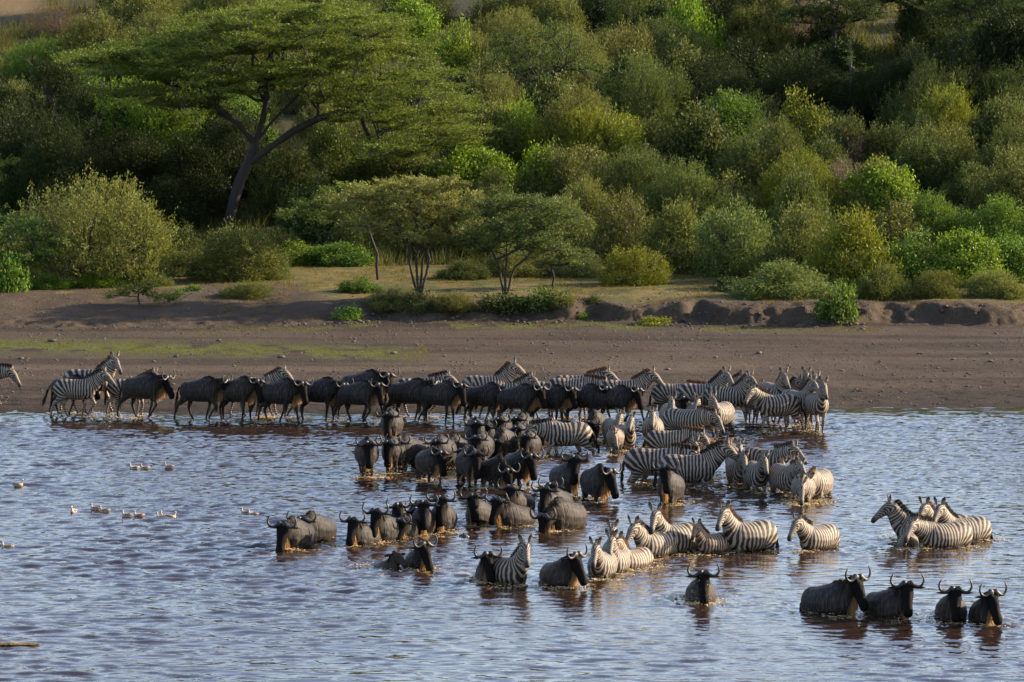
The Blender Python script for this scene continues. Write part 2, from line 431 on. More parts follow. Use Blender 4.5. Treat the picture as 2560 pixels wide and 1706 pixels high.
 (Z, 1540, 1426, -105, .74, 0, 'u', 0, 1.0, 'zebra with strongly striped lit face in the middle of the left cluster'),
 (Z, 1505, 1440, -100, .70, 0, 'n', 0, 1.02, 'front zebra of the left cluster, nose at the water, flank glinting'),
 (W, 1224, 1447, -95, .88, 0, 'u', 0, 1.04, 'wildebeest with reddish throat right behind the near upright zebra'),
 (Z, 1264, 1455, -60, .80, -28, 'u', 0, 1.04, 'near zebra with head held upright beside the black wildebeest'),
 (W, 1398, 1461, -60, .86, 0, 'u', 0, 1.06, 'wildebeest with wide lyre horns between the near zebra and the zebra cluster'),
 (W, 1752, 1497, -88, .92, 0, 'u', 0, 1.06, 'wildebeest lifting its chin out of splashing water below the zebra line'),
 # --- the near four at lower right
 (W, 2072, 1530, -28, .84, -10, 'u', 0, 1.05, 'leftmost of the near four, turned right with its whole back showing'),
 (W, 2218, 1538, -45, .86, -15, 'u', 0, 1.05, 'second of the near four, broad horns and ear lit at the tip'),
 (W, 2378, 1545, -95, .88, 0, 'u', 0, 1.02, 'third of the near four, chin up, wet throat streaked brown'),
 (W, 2462, 1553, -92, .86, 0, 'u', 0, 1.03, 'rightmost and nearest of the near four wildebeest'),
]
DUCKS = [ # x, row, heading, label
 (335, 1172, 200, 'duck farthest left of the three small ducks swimming far out'),
 (362, 1172, 190, 'middle one of the three small ducks swimming far out'),
 (422, 1172, 170, 'duck on its own to the right of the far three'),
 (45, 1218, 10, 'single duck near the left edge halfway down the water'),
 (184, 1280, 250, 'duck leftmost in the long row, body turned away'),
 (238, 1276, 165, 'pale duck with raised neck beside the dark headed duck'),
 (261, 1280, 175, 'duck with lowered dark head in the long row'),
 (317, 1294, 170, 'duck with head turned back, left of the centre pair'),
 (347, 1293, 185, 'plump duck, right one of the centre pair'),
 (402, 1294, 160, 'left duck of the tight trio swimming together'),
 (414, 1292, 175, 'middle duck of the tight trio, slightly behind'),
 (428, 1294, 20, 'right duck of the tight trio'),
 (615, 1284, 170, 'left one of the two ducks nearest the wildebeest'),
 (632, 1285, 175, 'right one of the two ducks nearest the wildebeest'),
 (18, 1368, 180, 'nearest duck, alone at the left edge of the water'),
]

# ---- lake surface (heights carry the chop the animals make)
AX = np.array([on_water(h[1], h[2])[0] for h in HERD])
AY = np.array([on_water(h[1], h[2])[1] for h in HERD])
AD = np.array([h[4] for h in HERD])
def water_height(x, y):
    amp = 0.35 + 1.3 * sstep(.25, .75, fbm(x * 0.10, y * 0.05, 41, 3)) * (.5 + fbm(x * .5, y * .12, 43, 2))
    near = 1.0 - sstep(96, 118, y)
    fade = sstep(260, 150, np.abs(x) * 8) * sstep(72, 80, y)
    shore = sstep(0.2, 5.0, shore_y(x) - y)
    h = 0.0084 * sample_field(HF, x, y) * amp * (0.85 + 0.65 * near)
    h = h + 0.006 * sample_field(HF2, x * 2.1 + 7, y * 2.1) * (1.3 - 0.6 * near)
    return h * fade * (0.25 + 0.75 * shore)
wx = axis(-21, 21, 0.09, -340, 340)
wy = axis(79, 141.6, 0.085, -80, 146)
WX, WY = np.meshgrid(wx, wy)
WZ = water_height(WX, WY)
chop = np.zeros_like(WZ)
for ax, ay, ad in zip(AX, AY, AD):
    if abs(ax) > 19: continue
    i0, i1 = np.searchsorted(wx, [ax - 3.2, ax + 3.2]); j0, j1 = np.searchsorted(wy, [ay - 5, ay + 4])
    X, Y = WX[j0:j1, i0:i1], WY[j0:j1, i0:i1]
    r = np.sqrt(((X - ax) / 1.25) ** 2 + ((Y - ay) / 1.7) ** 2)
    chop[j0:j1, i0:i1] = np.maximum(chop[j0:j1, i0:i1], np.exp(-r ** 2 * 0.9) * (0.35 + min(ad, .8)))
rip = np.zeros_like(WZ)
for k_, (ax, ay, ad) in enumerate(zip(AX, AY, AD)):
    if abs(ax) > 19 or ad < .02: continue
    i0, i1 = np.searchsorted(wx, [ax - 2.8, ax + 2.8]); j0, j1 = np.searchsorted(wy, [ay - 4, ay + 3])
    X, Y = WX[j0:j1, i0:i1] - ax, WY[j0:j1, i0:i1] - ay
    r = np.sqrt(X ** 2 + (Y / 1.15) ** 2) + .25 * fbm(X * 1.4 + k_, Y * 1.4, 90, 2)
    rip[j0:j1, i0:i1] += .013 * np.sin(2 * np.pi * r / (.42 + .1 * (k_ % 3)) + k_) * np.exp(-((r - .75) / .75) ** 2)
WZ = WZ + np.clip(rip, -.03, .03)
WZ = WZ + chop * 0.62 * (0.014 * sample_field(HF2, WX * 3.1, WY * 2.2) + 0.012 * np.sin(sample_field(HF, WX * 1.7, WY * 1.7) * 3.0))
M = Mat('lake')
g = M.n('ShaderNodeNewGeometry').outputs['Position']
n1 = M.noise(M.scaled(g, 3.0, 3.4, 1), 1.6, 3, 0.6)
n2 = M.noise(M.scaled(g, 1.4, 1.8, 1), 9.0, 2, 0.55)
hh = M.math('MULTIPLY', M.math('ADD', n1, M.math('MULTIPLY', n2, 0.22)), M.math('ADD', .45, M.math('MULTIPLY', M.ramp(M.noise(M.scaled(g, .16, .07, 1), 1.0, 3), .38, .62), 1.1)))
bp = M.n('ShaderNodeBump', {'Strength': 1.0, 'Distance': 0.0062, 'Height': hh})
silt = M.noise(g, 0.16, 3)
c = M.mix(silt, (0.020, 0.012, 0.010), (0.036, 0.019, 0.013))
ck = M.math('MULTIPLY', M.ramp(M.attr('churn_glint'), .04, .30), M.ramp(M.noise(M.scaled(g, 2.4, 1.2, 1), 1.5, 4, .65), .52, .66))
c = M.mix(ck, c, (0.26, 0.185, 0.075))  # muddy gold patches: sunlit wave facets painted into the water colour near animals
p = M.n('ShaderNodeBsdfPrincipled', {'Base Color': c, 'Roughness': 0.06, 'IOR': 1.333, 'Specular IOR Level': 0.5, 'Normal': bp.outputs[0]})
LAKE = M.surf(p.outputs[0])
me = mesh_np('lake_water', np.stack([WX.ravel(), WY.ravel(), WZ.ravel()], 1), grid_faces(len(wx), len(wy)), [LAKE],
             attrs={'churn_glint': np.clip(chop * 0.55 * fbm(WX * 1.5, WY * 1.0, 8, 2), 0, 1).ravel()})
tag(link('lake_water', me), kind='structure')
def water_z(x, y):
    i = int(np.clip(np.searchsorted(wx, x), 0, len(wx) - 1)); j = int(np.clip(np.searchsorted(wy, y), 0, len(wy) - 1))
    return float(WZ[j, i])

# ---- shore, bank, flat and hillside: one sheet out to the horizon
gx = axis(-20, 20, 0.13, -1500, 1500)
gy = np.concatenate([axis(135, 178, 0.10, 60, 178), np.arange(178.4, 200, 0.4), np.arange(201, 330, 1.2), np.array([340, 360, 390, 430, 500, 650, 900, 1500, 3000])])
GX, GY = np.meshgrid(gx, gy)
GZ = ground(GX, GY)
fine = sstep(250, 200, GY)
GZ = GZ + fine * (0.035 * (fbm(GX * 1.9, GY * 1.2, 51, 4) - 0.5) + 0.03 * (fbm(GX * 5.0, GY * 4.0, 53, 2) - 0.5) * sstep(-1, 1, GY - shore_y(GX)) - 0.035 * sstep(.62, .75, vnoise(GX * 3.1, GY * 2.6, 54)) * sstep(16, 3, GY - shore_y(GX)))
d = GY - shore_y(GX); b = GY - bank_y(GX)
GZ = GZ + np.exp(-((b - 0.9) / 1.6) ** 2) * (0.22 * (fbm(GX * 2.6, GY * 2.2, 55, 3) - 0.5) + .10 * (fbm(GX * 6.5, GY * 5, 57, 2) - 0.5))
def colr(c): return np.array(c)[None, None, :]
nA = fbm(GX * 0.5, GY * 0.35, 61, 4)[..., None]; nB = fbm(GX * 0.12, GY * 0.25, 63, 3)[..., None]; nC = fbm(GX * 1.6, GY * 1.1, 65, 3)[..., None]
colg = colr((.057, .041, .028)) * (0.72 + 0.6 * nA)
stripe = np.exp(-((d - 13 - 1.5 * (nB[..., 0] - .5)) / 2.2) ** 2)[..., None]     # pale trodden band
colg = colg * (1 + 0.30 * stripe) * (0.74 + 0.52 * sstep(.3, .7, fbm(GX * .07 + 4, GY * .9, 67, 3)))[..., None]
wet = sstep(2.2, 0.0, d + 1.2 * (nA[..., 0] - .5))[..., None]
colg = colg * (1 - 0.45 * wet)
bankc = colr((.078, .057, .038)) * (0.8 + 0.5 * nC)
kb = (sstep(-0.6, 0.2, b))[..., None]
colg = colg * (1 - kb) + bankc * kb
# short grass film at the foot of the bank and in the strip on the left
gl = np.exp(-((b + 2.0 + 0.6 * (nB[..., 0] - .5)) / 0.8) ** 2) * sstep(13, 4, np.abs(GX - 1)) * sstep(.36, .52, nA[..., 0])
gl2 = np.exp(-((GY - 157.2 + 0.18 * (GX + 9)) / 2.3) ** 2) * sstep(-2.4, -5, GX + 3 * (nA[..., 0] - .5)) * sstep(.38, .52, nC[..., 0] * .6 + nA[..., 0] * .4)
kg = np.clip(np.maximum(gl, gl2), 0, 1)[..., None]
colg = colg * (1 - kg) + colr((.088, .098, .024)) * kg
fl = sstep(1.6, 4.0, b - 9.0 * sstep(-6, -9, GX) + (2 + 8 * sstep(-6, -9, GX)) * (nA[..., 0] - .5))[..., None]
flat_c = colr((.150, .115, .036)) * (0.7 + 0.6 * nA) * (1 - sstep(.45, .62, nC) * 0.45 * colr((1.0, .55, .6)))
colg = colg * (1 - fl) + flat_c * fl
hl = sstep(197, 206, GY + 4 * (nA[..., 0] - .5))[..., None]
bare = np.maximum(sstep(-.098, -.108, GX / GY) * sstep(262, 275, GY), sstep(.062, .07, GX / GY) * sstep(.112, .105, GX / GY) * sstep(262, 275, GY) * sstep(.40, .5, nA[..., 0]))[..., None]
hill_c = (colr((.045, .045, .018)) * (1 - bare) + colr((.18, .125, .058)) * bare) * (0.7 + 0.6 * nA)
colg = colg * (1 - hl) + hill_c * hl
M = Mat('earth')
g = M.n('ShaderNodeNewGeometry').outputs['Position']
col = M.attr('tint', 0)
a = M.noise(g, 7.0, 5, 0.7)
b2 = M.noise(M.scaled(g, 1, 1.6, 1), 26.0, 3, 0.6)
k = M.math('ADD', M.math('MULTIPLY', a, 1.3), M.math('MULTIPLY', b2, 0.9))
kk = M.math('SUBTRACT', k, 0.10)
c = M.n('ShaderNodeVectorMath', {0: col, 1: kk}, operation='MULTIPLY').outputs[0]
bp = M.n('ShaderNodeBump', {'Strength': 1.0, 'Distance': 0.09, 'Height': k})
p = M.n('ShaderNodeBsdfPrincipled', {'Base Color': c, 'Roughness': 0.95, 'Specular IOR Level': 0.15, 'Normal': bp.outputs[0]})
EARTH = M.surf(p.outputs[0])
cl = np.concatenate([np.clip(colg, 0, 1), np.ones_like(GX)[..., None]], -1).reshape(-1, 4)
me = mesh_np('ground', np.stack([GX.ravel(), GY.ravel(), GZ.ravel()], 1), grid_faces(len(gx), len(gy)), [EARTH], colors={'tint': cl})
tag(link('ground', me), kind='structure')
# ---------------------------------------------------------------- animals
NR = 14
def loft(pts, side, closed=True):
    """pts: (centre, half width, half height[, egg]); side: unit sideways vector per point or one for all"""
    P = [np.array(p[0], float) for p in pts]
    n = len(P)
    V, Fq, Ft = [], [], []
    for i in range(n):
        t = P[min(i + 1, n - 1)] - P[max(i - 1, 0)]
        t /= np.linalg.norm(t) + 1e-9
        s = np.array(side[i] if isinstance(side, list) else side, float)
        s = s - t * s.dot(t); s /= np.linalg.norm(s) + 1e-9
        u = np.cross(t, s)
        a = np.linspace(0, 2 * np.pi, NR, endpoint=False)
        hw, hh = pts[i][1], pts[i][2]
        V.append(P[i] + np.outer(np.cos(a) * hw, s) + np.outer(np.sin(a) * hh, u))
    for i in range(n - 1):
        for k in range(NR):
            k2 = (k + 1) % NR
            Fq.append((i * NR + k, i * NR + k2, (i + 1) * NR + k2, (i + 1) * NR + k))
    V = np.concatenate(V)
    c0, c1 = len(V), len(V) + 1
    V = np.vstack([V, P[0][None], P[-1][None]])
    for k in range(NR):
        k2 = (k + 1) % NR
        Ft.append((c0, k2, k)); Ft.append((c1, (n - 1) * NR + k, (n - 1) * NR + k2))
    return V, np.array(Fq), np.array(Ft)

def join_geo(parts):
    V, Q, T, o = [], [], [], 0
    for v, q, t in parts:
        V.append(v)
        if len(q): Q.append(np.asarray(q) + o)
        if len(t): T.append(np.asarray(t) + o)
        o += len(v)
    return np.concatenate(V), (np.concatenate(Q) if Q else np.zeros((0, 4), int)), (np.concatenate(T) if T else np.zeros((0, 3), int))

def fuse(parts, voxel, smooth=4):
    v, q, t = join_geo(parts)
    me = mesh_np('tmp', v, [q, t])
    o = bpy.data.objects.new('tmp', me)
    COL.objects.link(o)
    m = o.modifiers.new('r', 'REMESH'); m.mode = 'VOXEL'; m.voxel_size = voxel; m.use_smooth_shade = True
    m2 = o.modifiers.new('s', 'SMOOTH'); m2.factor = 0.5; m2.iterations = smooth
    dg = bpy.context.evaluated_depsgraph_get()
    ev = o.evaluated_get(dg)
    e = ev.to_mesh()
    nv = len(e.vertices)
    vv = np.zeros(nv * 3, np.float32); e.vertices.foreach_get('co', vv)
    nl = len(e.loops); li = np.zeros(nl, np.int32); e.loops.foreach_get('vertex_index', li)
    ls = np.zeros(len(e.polygons), np.int32); e.polygons.foreach_get('loop_total', ls)
    ev.to_mesh_clear()
    bpy.data.objects.remove(o); bpy.data.meshes.remove(me)
    st = np.concatenate([[0], np.cumsum(ls)[:-1]])
    quads = li[(st[ls == 4][:, None] + np.arange(4))] if (ls == 4).any() else np.zeros((0, 4), int)
    tris = li[(st[ls == 3][:, None] + np.arange(3))] if (ls == 3).any() else np.zeros((0, 3), int)
    return vv.reshape(-1, 3).astype(float), quads, tris

def seg_param(P, A, B):
    A, B = np.array(A, float), np.array(B, float)
    d = B - A
    t = np.clip(((P - A) @ d) / d.dot(d), 0, 1)
    return t, np.linalg.norm(P - (A + t[:, None] * d), axis=1)

def bez(a, b, c, n):
    t = np.linspace(0, 1, n)[:, None]
    return (1 - t) ** 2 * a + 2 * t * (1 - t) * b + t * t * c

def strands(base, dirs, length, width, droop, g, nseg=2):
    """tapering locks of hair: each a bent, crossed pair of narrow blades"""
    n = len(base)
    side = np.cross(dirs, g.normal(size=(n, 3))); side /= np.linalg.norm(side, axis=1)[:, None] + 1e-9
    V, Fq, T = [], [], []
    length = np.broadcast_to(length, (n,)); width = np.broadcast_to(width, (n,))
    rows = []
    tip = []
    for k in range(nseg + 1):
        s = k / nseg
        c = base + dirs * (length * s)[:, None] + np.array([0, 0, -1.0]) * (droop * length * s * s)[:, None]
        w = (width * (1 - 0.75 * s))[:, None]
        rows.append(np.stack([c - side * w, c + side * w], 1))
        tip.append(np.full((n, 2), s))
    V = np.stack(rows, 1).reshape(-1, 3)
    tipv = np.stack(tip, 1).reshape(-1)
    per = 2 * (nseg + 1)
    o = (np.arange(n) * per)[:, None]
    F = np.concatenate([o + np.array([2 * k, 2 * k + 1, 2 * k + 3, 2 * k + 2]) for k in range(nseg)])
    return V, F, tipv

GAITS = {  # front left, front right, hind left, hind right: (swing, knee bend) in degrees
    0: ((4, 0), (-5, 4), (-4, 0), (5, 4)),
    1: ((18, 6), (-16, 10), (-18, 6), (16, 4)),
    2: ((-14, 4), (24, 62), (17, 4), (-16, 10)),
    3: ((22, 30), (-20, 6), (12, 4), (-22, 18)),
    4: ((-8, 0), (12, 20), (-14, 4), (22, 26)),
}
def leg_points(rest, pivot_i, swing, bend, knee_i, fore):
    P = [np.array(p, float) for p in rest]
    def rot(p, c, a):
        d = p - c
        ca, sa = math.cos(a), math.sin(a)
        return c + np.array([d[0] * ca - d[2] * sa, d[1], d[0] * sa + d[2] * ca])
    a = R(swing)
    P = [P[0]] + [rot(p, P[0], a) for p in P[1:]]
    bsign = -1 if fore else -1
    for i in range(knee_i + 1, len(P)):
        P[i] = rot(P[i], P[knee_i], R(bend) * bsign)
    return P

def build_pose(kind, yaw, pose, gait):
    """returns everything of one posed animal facing +X, hooves at z = 0"""
    wb = kind != Z
    g = np.random.default_rng(abs(hash((str(kind), yaw, pose, gait))) % 1 + int(yaw) + 400 + {'n': 1, 'u': 2, 'd': 3, 'l': 4, 's': 5}[pose] * 10 + gait)
    Y = np.array([0, 1.0, 0])
    # torso -------------------------------------------------
    if wb:
        T = [((-.66, 0, .98), .07, .10), ((-.61, 0, .97), .165, .21), ((-.50, 0, .955), .245, .275), ((-.30, 0, .935), .295, .31), ((-.08, 0, .945), .325, .345),
             ((.12, 0, .97), .31, .37), ((.28, 0, 1.00), .265, .385), ((.40, 0, 1.03), .205, .37), ((.50, 0, 1.05), .15, .30), ((.57, 0, 1.05), .07, .17)]
    else:
        T = [((-.70, 0, 1.02), .08, .11), ((-.65, 0, 1.01), .19, .22), ((-.54, 0, .99), .265, .29), ((-.36, 0, .965), .30, .325), ((-.12, 0, .93), .325, .335),
             ((.12, 0, .93), .32, .335), ((.32, 0, .955), .275, .33), ((.46, 0, .98), .225, .30), ((.56, 0, 1.0), .15, .22), ((.62, 0, 1.0), .07, .12)]
    parts = [loft(T, Y)]
    if kind == W:   # hump
        parts.append(loft([((-.04, 0, 1.18), .05, .07), ((.20, 0, 1.29), .075, .12), ((.34, 0, 1.32), .06, .12), ((.48, 0, 1.24), .05, .09)], Y))
    # neck --------------------------------------------------
    psi = R(yaw)
    if wb:
        npitch = {'n': 16, 'u': 50, 'd': -14, 'l': 2, 's': 78}[pose]; hpitch = {'n': -68, 'u': -62, 'd': -76, 'l': -58, 's': -28}[pose]
        nb, nl, nr = np.array([.40, 0, 1.09]), .46, [(.13, .27), (.12, .225), (.105, .18), (.10, .15)]
    else:
        npitch = {'n': 42, 'u': 58, 'd': 4, 'l': 27}[pose]; hpitch = {'n': -50, 'u': -42, 'd': -60, 'l': -42}[pose]
        nb, nl, nr = np.array([.42, 0, 1.06]), .60, [(.175, .28), (.14, .235), (.112, .185), (.098, .15)]
    pts, sides, p = [], [], nb.copy()
    for i in range(4):
        a = psi * .55 * (i / 3.0)
        pit = R(npitch * (1.0 if i else .8) + (0 if i < 3 else 6))
        dv = np.array([math.cos(pit) * math.cos(a), math.cos(pit) * math.sin(a), math.sin(pit)])
        pts.append((p.copy(), nr[i][0], nr[i][1])); sides.append(np.array([-math.sin(a), math.cos(a), 0]))
        if i < 3: p = p + dv * nl / 3
    neck_pts, neck_sides = pts, sides
    parts.append(loft(pts, sides))
    poll = p
    # head --------------------------------------------------
    hp = R(hpitch)
    hd = np.array([math.cos(hp) * math.cos(psi), math.cos(hp) * math.sin(psi), math.sin(hp)])
    hs = np.array([-math.sin(psi), math.cos(psi), 0])
    hu = np.cross(hd, hs)
    def H(f, s, u): return poll + hd * f + hs * s + hu * u
    if wb:
        HL = .58
        hpts = [(H(-.08, 0, -.01), .07, .08), (H(.0, 0, .0), .13, .125), (H(.11, 0, .0), .132, .145), (H(.24, 0, .005), .108, .125), (H(.38, 0, .012), .092, .10), (H(.48, 0, .01), .102, .095), (H(.57, 0, .0), .095, .075), (H(.60, 0, .0), .055, .045)]
    else:
        HL = .58
        hpts = [(H(-.07, 0, -.01), .06, .07), (H(.0, 0, .0), .092, .11), (H(.12, 0, -.005), .098, .135), (H(.24, 0, .01), .078, .105), (H(.38, 0, .02), .062, .072), (H(.48, 0, .015), .064, .066), (H(.545, 0, .0), .056, .052), (H(.565, 0, .0), .03, .03)]
    parts.append(loft(hpts, hs))
    if wb:
        for sx in (-1, 1): parts.append(loft([(H(-.06, sx * .07, .06), .04, .04), (H(.0, sx * .075, .10), .06, .06), (H(.06, sx * .07, .09), .04, .04)], hs))
    # legs --------------------------------------------------
    bones = []
    gt = GAITS[gait]
    for i, (sx, fore) in enumerate(((1, True), (-1, True), (1, False), (-1, False))):
        sw, be = gt[i]
        if fore:
            w0 = .115 if wb else .135
            rest = [(.38, sx * w0, .95), (.36, sx * w0, .70), (.385, sx * w0 * .95, .44), (.385, sx * w0 * .95, .40), (.385, sx * w0 * .9, .13), (.40, sx * w0 * .9, .07), (.42, sx * w0 * .9, .012)]
            rad = [(.10, .15), (.065, .085), (.043, .05), (.043, .05), (.029, .033), (.034, .042), (.042, .05)]
            P = leg_points(rest, 0, sw, be, 2, True)
        else:
            w0 = .13 if wb else .155
            rest = [(-.46, sx * w0, .92), (-.40, sx * w0, .72), (-.50, sx * w0 * .92, .55), (-.585, sx * w0 * .9, .44), (-.565, sx * w0 * .9, .16), (-.54, sx * w0 * .9, .07), (-.52, sx * w0 * .9, .012)]
            rad = [(.12, .20), (.105, .15), (.058, .085), (.043, .055), (.031, .036), (.034, .042), (.042, .05)]
            P = leg_points(rest, 0, sw, be * .5, 3, False)
        k = 1.0 if not wb else .93
        parts.append(loft([(P[j], rad[j][0] * k, rad[j][1] * k) for j in range(len(P))], Y))
        bones.append(P)
    # tail stem
    tb = np.array([-.68, 0, 1.07 if wb else 1.13])
    tm = np.array([-.80, 0, .88]); te = np.array([-.78 - (.14 if gait == 1 else 0), .03, .62])
    tp = bez(tb, tm, te, 5)
    parts.append(loft([(q, .027, .027) for q in tp], Y))
    v, q, t = fuse(parts, 0.0215)
    # ears (joined into the same body mesh)
    ears = []
    for sx in (-1, 1):
        if wb:
            e0 = H(.0, sx * .10, .02); dr = hs * sx * .93 - hd * .08 - hu * .15 + np.array([0, 0, -.02]); L = .27
        else:
            e0 = H(-.03, sx * .06, .075); dr = hs * sx * .42 + np.array([0, 0, .95]) - hd * .05; L = .20
        dr = dr / np.linalg.norm(dr)
        sd_ = np.cross(dr, hd); sd_ /= np.linalg.norm(sd_)
        ears.append(loft([(e0, .022, .02), (e0 + dr * L * .45, .050, .02), (e0 + dr * L * .72, .046, .016), (e0 + dr * L, .008, .006)], sd_))
    nb0 = len(v)
    ev, eq, et = join_geo(ears)
    v = np.vstack([v, ev]); q = np.vstack([q, eq + nb0]) if len(q) else eq + nb0
    t = np.vstack([t, et + nb0]) if len(t) else et + nb0
    isear = np.zeros(len(v)); isear[nb0:] = 1
    # ---- surface fields
    x, y, z = v.T
    npos = np.array([a[0] for a in neck_pts])
    dneck = np.full(len(v), 9.0); sneck = np.zeros(len(v))
    for i in range(3):
        tt, dd = seg_param(v, npos[i], npos[i + 1])
        rr = nr[i][1] * (1 - tt) + nr[i + 1][1] * tt
        dd = dd / rr
        m = dd < dneck
        dneck[m] = dd[m]; sneck[m] = (nl / 3) * (i + tt[m])
    th, dh = seg_param(v, H(0, 0, 0), H(HL, 0, 0)); dh = dh / (.125 - .06 * th)
    tx, dt = seg_param(v, (-.45, 0, .96), (.42, 0, 1.0)); dt = dt / .34
    wn_, wh_, wt_ = np.exp(-4 * dneck), np.exp(-4 * dh), np.exp(-4 * dt)
    wh_ = wh_ * np.where(dh < 1.5, 2.5, .2)
    wn_ = wn_ * sstep(.0, .18, sneck)
    ws = wn_ + wh_ + wt_
    fh, fn = wh_ / ws, wn_ / ws
    fh = np.where(isear > 0, 1.0, fh); fn = np.where(isear > 0, 0, fn)
    head_f = (v - poll) @ hd
    head_s = np.abs((v - poll) @ hs); head_u = (v - poll) @ hu
    dark = np.zeros(len(v)); pale = np.zeros(len(v))
    if kind == Z:
        px0, pz0 = -.10, .60
        ang = np.arctan2(np.maximum(z - pz0, 1e-4), px0 - x)
        ph_t = np.where(x > px0, x / .098, px0 / .098 - (np.pi / 2 - ang) * 3.9)
        low = z < pz0
        ph_leg_h = px0 / .098 - (np.pi / 2) * 3.9 - (pz0 - z) / .062
        ph_t = np.where((x <= px0) & low, ph_leg_h, ph_t)
        kf = sstep(.80, .52, z) * sstep(.10, .22, x)
        ph_t = ph_t * (1 - kf) + (.40 / .098 - (.66 - z) / .062) * kf
        ph_n = (.44 + sneck) / .082
        ph_h = (head_f * 1.0 + head_s * 1.7 - head_u * .5) / .055 + 8
        ft = 1 - fh - fn
        phase = ft * ph_t + fn * ph_n + fh * ph_h
        phase = phase + .35 * (fbm(x * 4 + 11, z * 4 + y * 3, 71, 2) - .5)
        dark = np.where((fh > .5), sstep(.40, .50, head_f), 0)
        dark = np.maximum(dark, sstep(.075, .03, z) * (fh < .5))
        dark = np.maximum(dark, sstep(.035, .02, np.abs(head_f - .15)) * sstep(.05, .075, head_s) * (fh > .6) * (head_u > 0) * (head_u < .07))
        dark = np.maximum(dark, isear * sstep(.14, .18, z - poll[2]))
        pale = sstep(.66, .60, z) * sstep(.2, .12, np.abs(y)) * (fh < .3) * (z > .5)
        pale = np.maximum(pale, isear * .75)
        extra = np.zeros(len(v))
    else:
        phase = x * 0
        dark = np.clip(fh * 2.6, 0, 1) * (1 if kind == W else .45)                                     # black face
        dark = np.maximum(dark, sstep(.50, .30, z) * .35)
        dark = np.maximum(dark, sstep(.10, .05, z) * (fh < .3))
        dark = np.maximum(dark, sstep(1.16, 1.32, z) * sstep(.1, .03, np.abs(y)) * (fh < .3) * .9)
        dark = np.maximum(dark, fn * .55)
        dark = np.where(isear > 0, .30, dark)
        extra = sstep(-.1, .25, x) * (fh < .4)                              # streaked forequarters
        pale = np.zeros(len(v))
    out = {'body': (v, q, t, phase, dark, pale, extra)}
    # ---- hair
    ntop = np.array([a[0] for a in neck_pts]); nup = []
    for i in range(4):
        tdir = ntop[min(i + 1, 3)] - ntop[max(i - 1, 0)]; tdir /= np.linalg.norm(tdir)
        s_ = neck_sides[i]; u_ = np.cross(tdir, s_); nup.append(u_ / np.linalg.norm(u_))
    nup = np.array(nup)
    def along(tt):
        f = np.clip(tt, 0, 1) * 3; i = np.minimum(f.astype(int), 2); w = (f - i)[:, None]
        c = ntop[i] * (1 - w) + ntop[i + 1] * w; u = nup[i] * (1 - w) + nup[i + 1] * w
        r = np.array([a[2] for a in neck_pts]); rr = (r[i] * (1 - w[:, 0]) + r[i + 1] * w[:, 0])
        s = np.array(neck_sides); ss = s[i] * (1 - w) + s[i + 1] * w
        return c, u, rr, ss
    if kind == Z:
        n = 420; tt = g.random(n) * 1.08; c, u, rr, ss = along(tt)
        base = c + u * (rr * .93)[:, None] + ss * (g.normal(size=n) * .012)[:, None]
        base = base + np.clip(tt - 1, 0, 1)[:, None] * (hd * .6 + hu * .5)
        ln = .115 * (.75 + .4 * g.random(n)) * (1 - .35 * sstep(.25, 0, tt))
        dv = u + ss * (g.normal(size=n) * .12)[:, None] + g.normal(size=(n, 3)) * .06
        V_, F_, tip = strands(base, dv / np.linalg.norm(dv, axis=1)[:, None], ln, .011, 0.0, g)
        ph = np.repeat((.44 + tt * nl) / .082, 6)
        out['mane'] = (V_, F_, tip, ph)
    else:
        n = 520; tt = g.random(n) ** .8 * 1.1 - .05; c, u, rr, ss = along(tt)
        sg = np.sign(g.normal(size=n))
        base = c + u * (rr * .92)[:, None] + ss * (g.normal(size=n) * .02)[:, None]
        mixz = g.random(n)
        dv = u * (.55 * (1 - mixz))[:, None] + ss * (sg * (.35 + .6 * mixz))[:, None] - (ntop[3] - ntop[0]) * .9 + g.normal(size=(n, 3)) * .1
        # hump ridge hairs too
        nh = 160; hx = g.random(nh) * .62 - .12
        hb = np.stack([hx, g.normal(size=nh) * .02, 1.22 + .14 * np.exp(-((hx - .36) / .25) ** 2) + .02], 1)
        hv = np.stack([-.5 + 0 * hx, g.normal(size=nh) * .3, .8 + 0 * hx], 1)
        base = np.vstack([base, hb]); dv = np.vstack([dv, hv])
        ln = np.concatenate([.14 * (.6 + .7 * g.random(n)), .05 * (.6 + .7 * g.random(nh))])
        V_, F_, tip = strands(base, dv / np.linalg.norm(dv, axis=1)[:, None], ln, .012, np.concatenate([.5 + 1.1 * mixz, 0 * hx]), g)
        out['mane'] = (V_, F_, tip, tip * 0)
        # beard: throat and lower neck, hanging
        n = 460; tt = g.random(n); c, u, rr, ss = along(tt)
        base = c - u * (rr * .93)[:, None] + ss * (g.normal(size=n) * .022)[:, None]
        chin = tt > .80
        base[chin] = (H(0, 0, 0) + hd * (g.random(chin.sum()) * .34)[:, None] - hu * .105 + hs * (g.normal(size=chin.sum()) * .02)[:, None])
        dv = np.array([0, 0, -1.0]) + g.normal(size=(n, 3)) * .10
        ln = (.16 + .20 * g.random(n)) * np.where(chin, .6, 1.0)
        V_, F_, tip = strands(base, dv / np.linalg.norm(dv, axis=1)[:, None], ln, .011, 0.0, g)
        out['beard'] = (V_, F_, tip, tip * 0)
    n = 150
    j = g.integers(2, 5, n)
    base = tp[j] + g.normal(size=(n, 3)) * .012
    tdv = np.array([-.12 - (.35 if gait == 1 and wb else 0), .02, -1.0]) + g.normal(size=(n, 3)) * .09
    V_, F_, tip = strands(base, tdv / np.linalg.norm(tdv, axis=1)[:, None], (.36 if wb else .24) * (.6 + .5 * g.random(n)), .013, 0.0, g)
    out['tail_tuft'] = (V_, F_, tip, tip * 0)
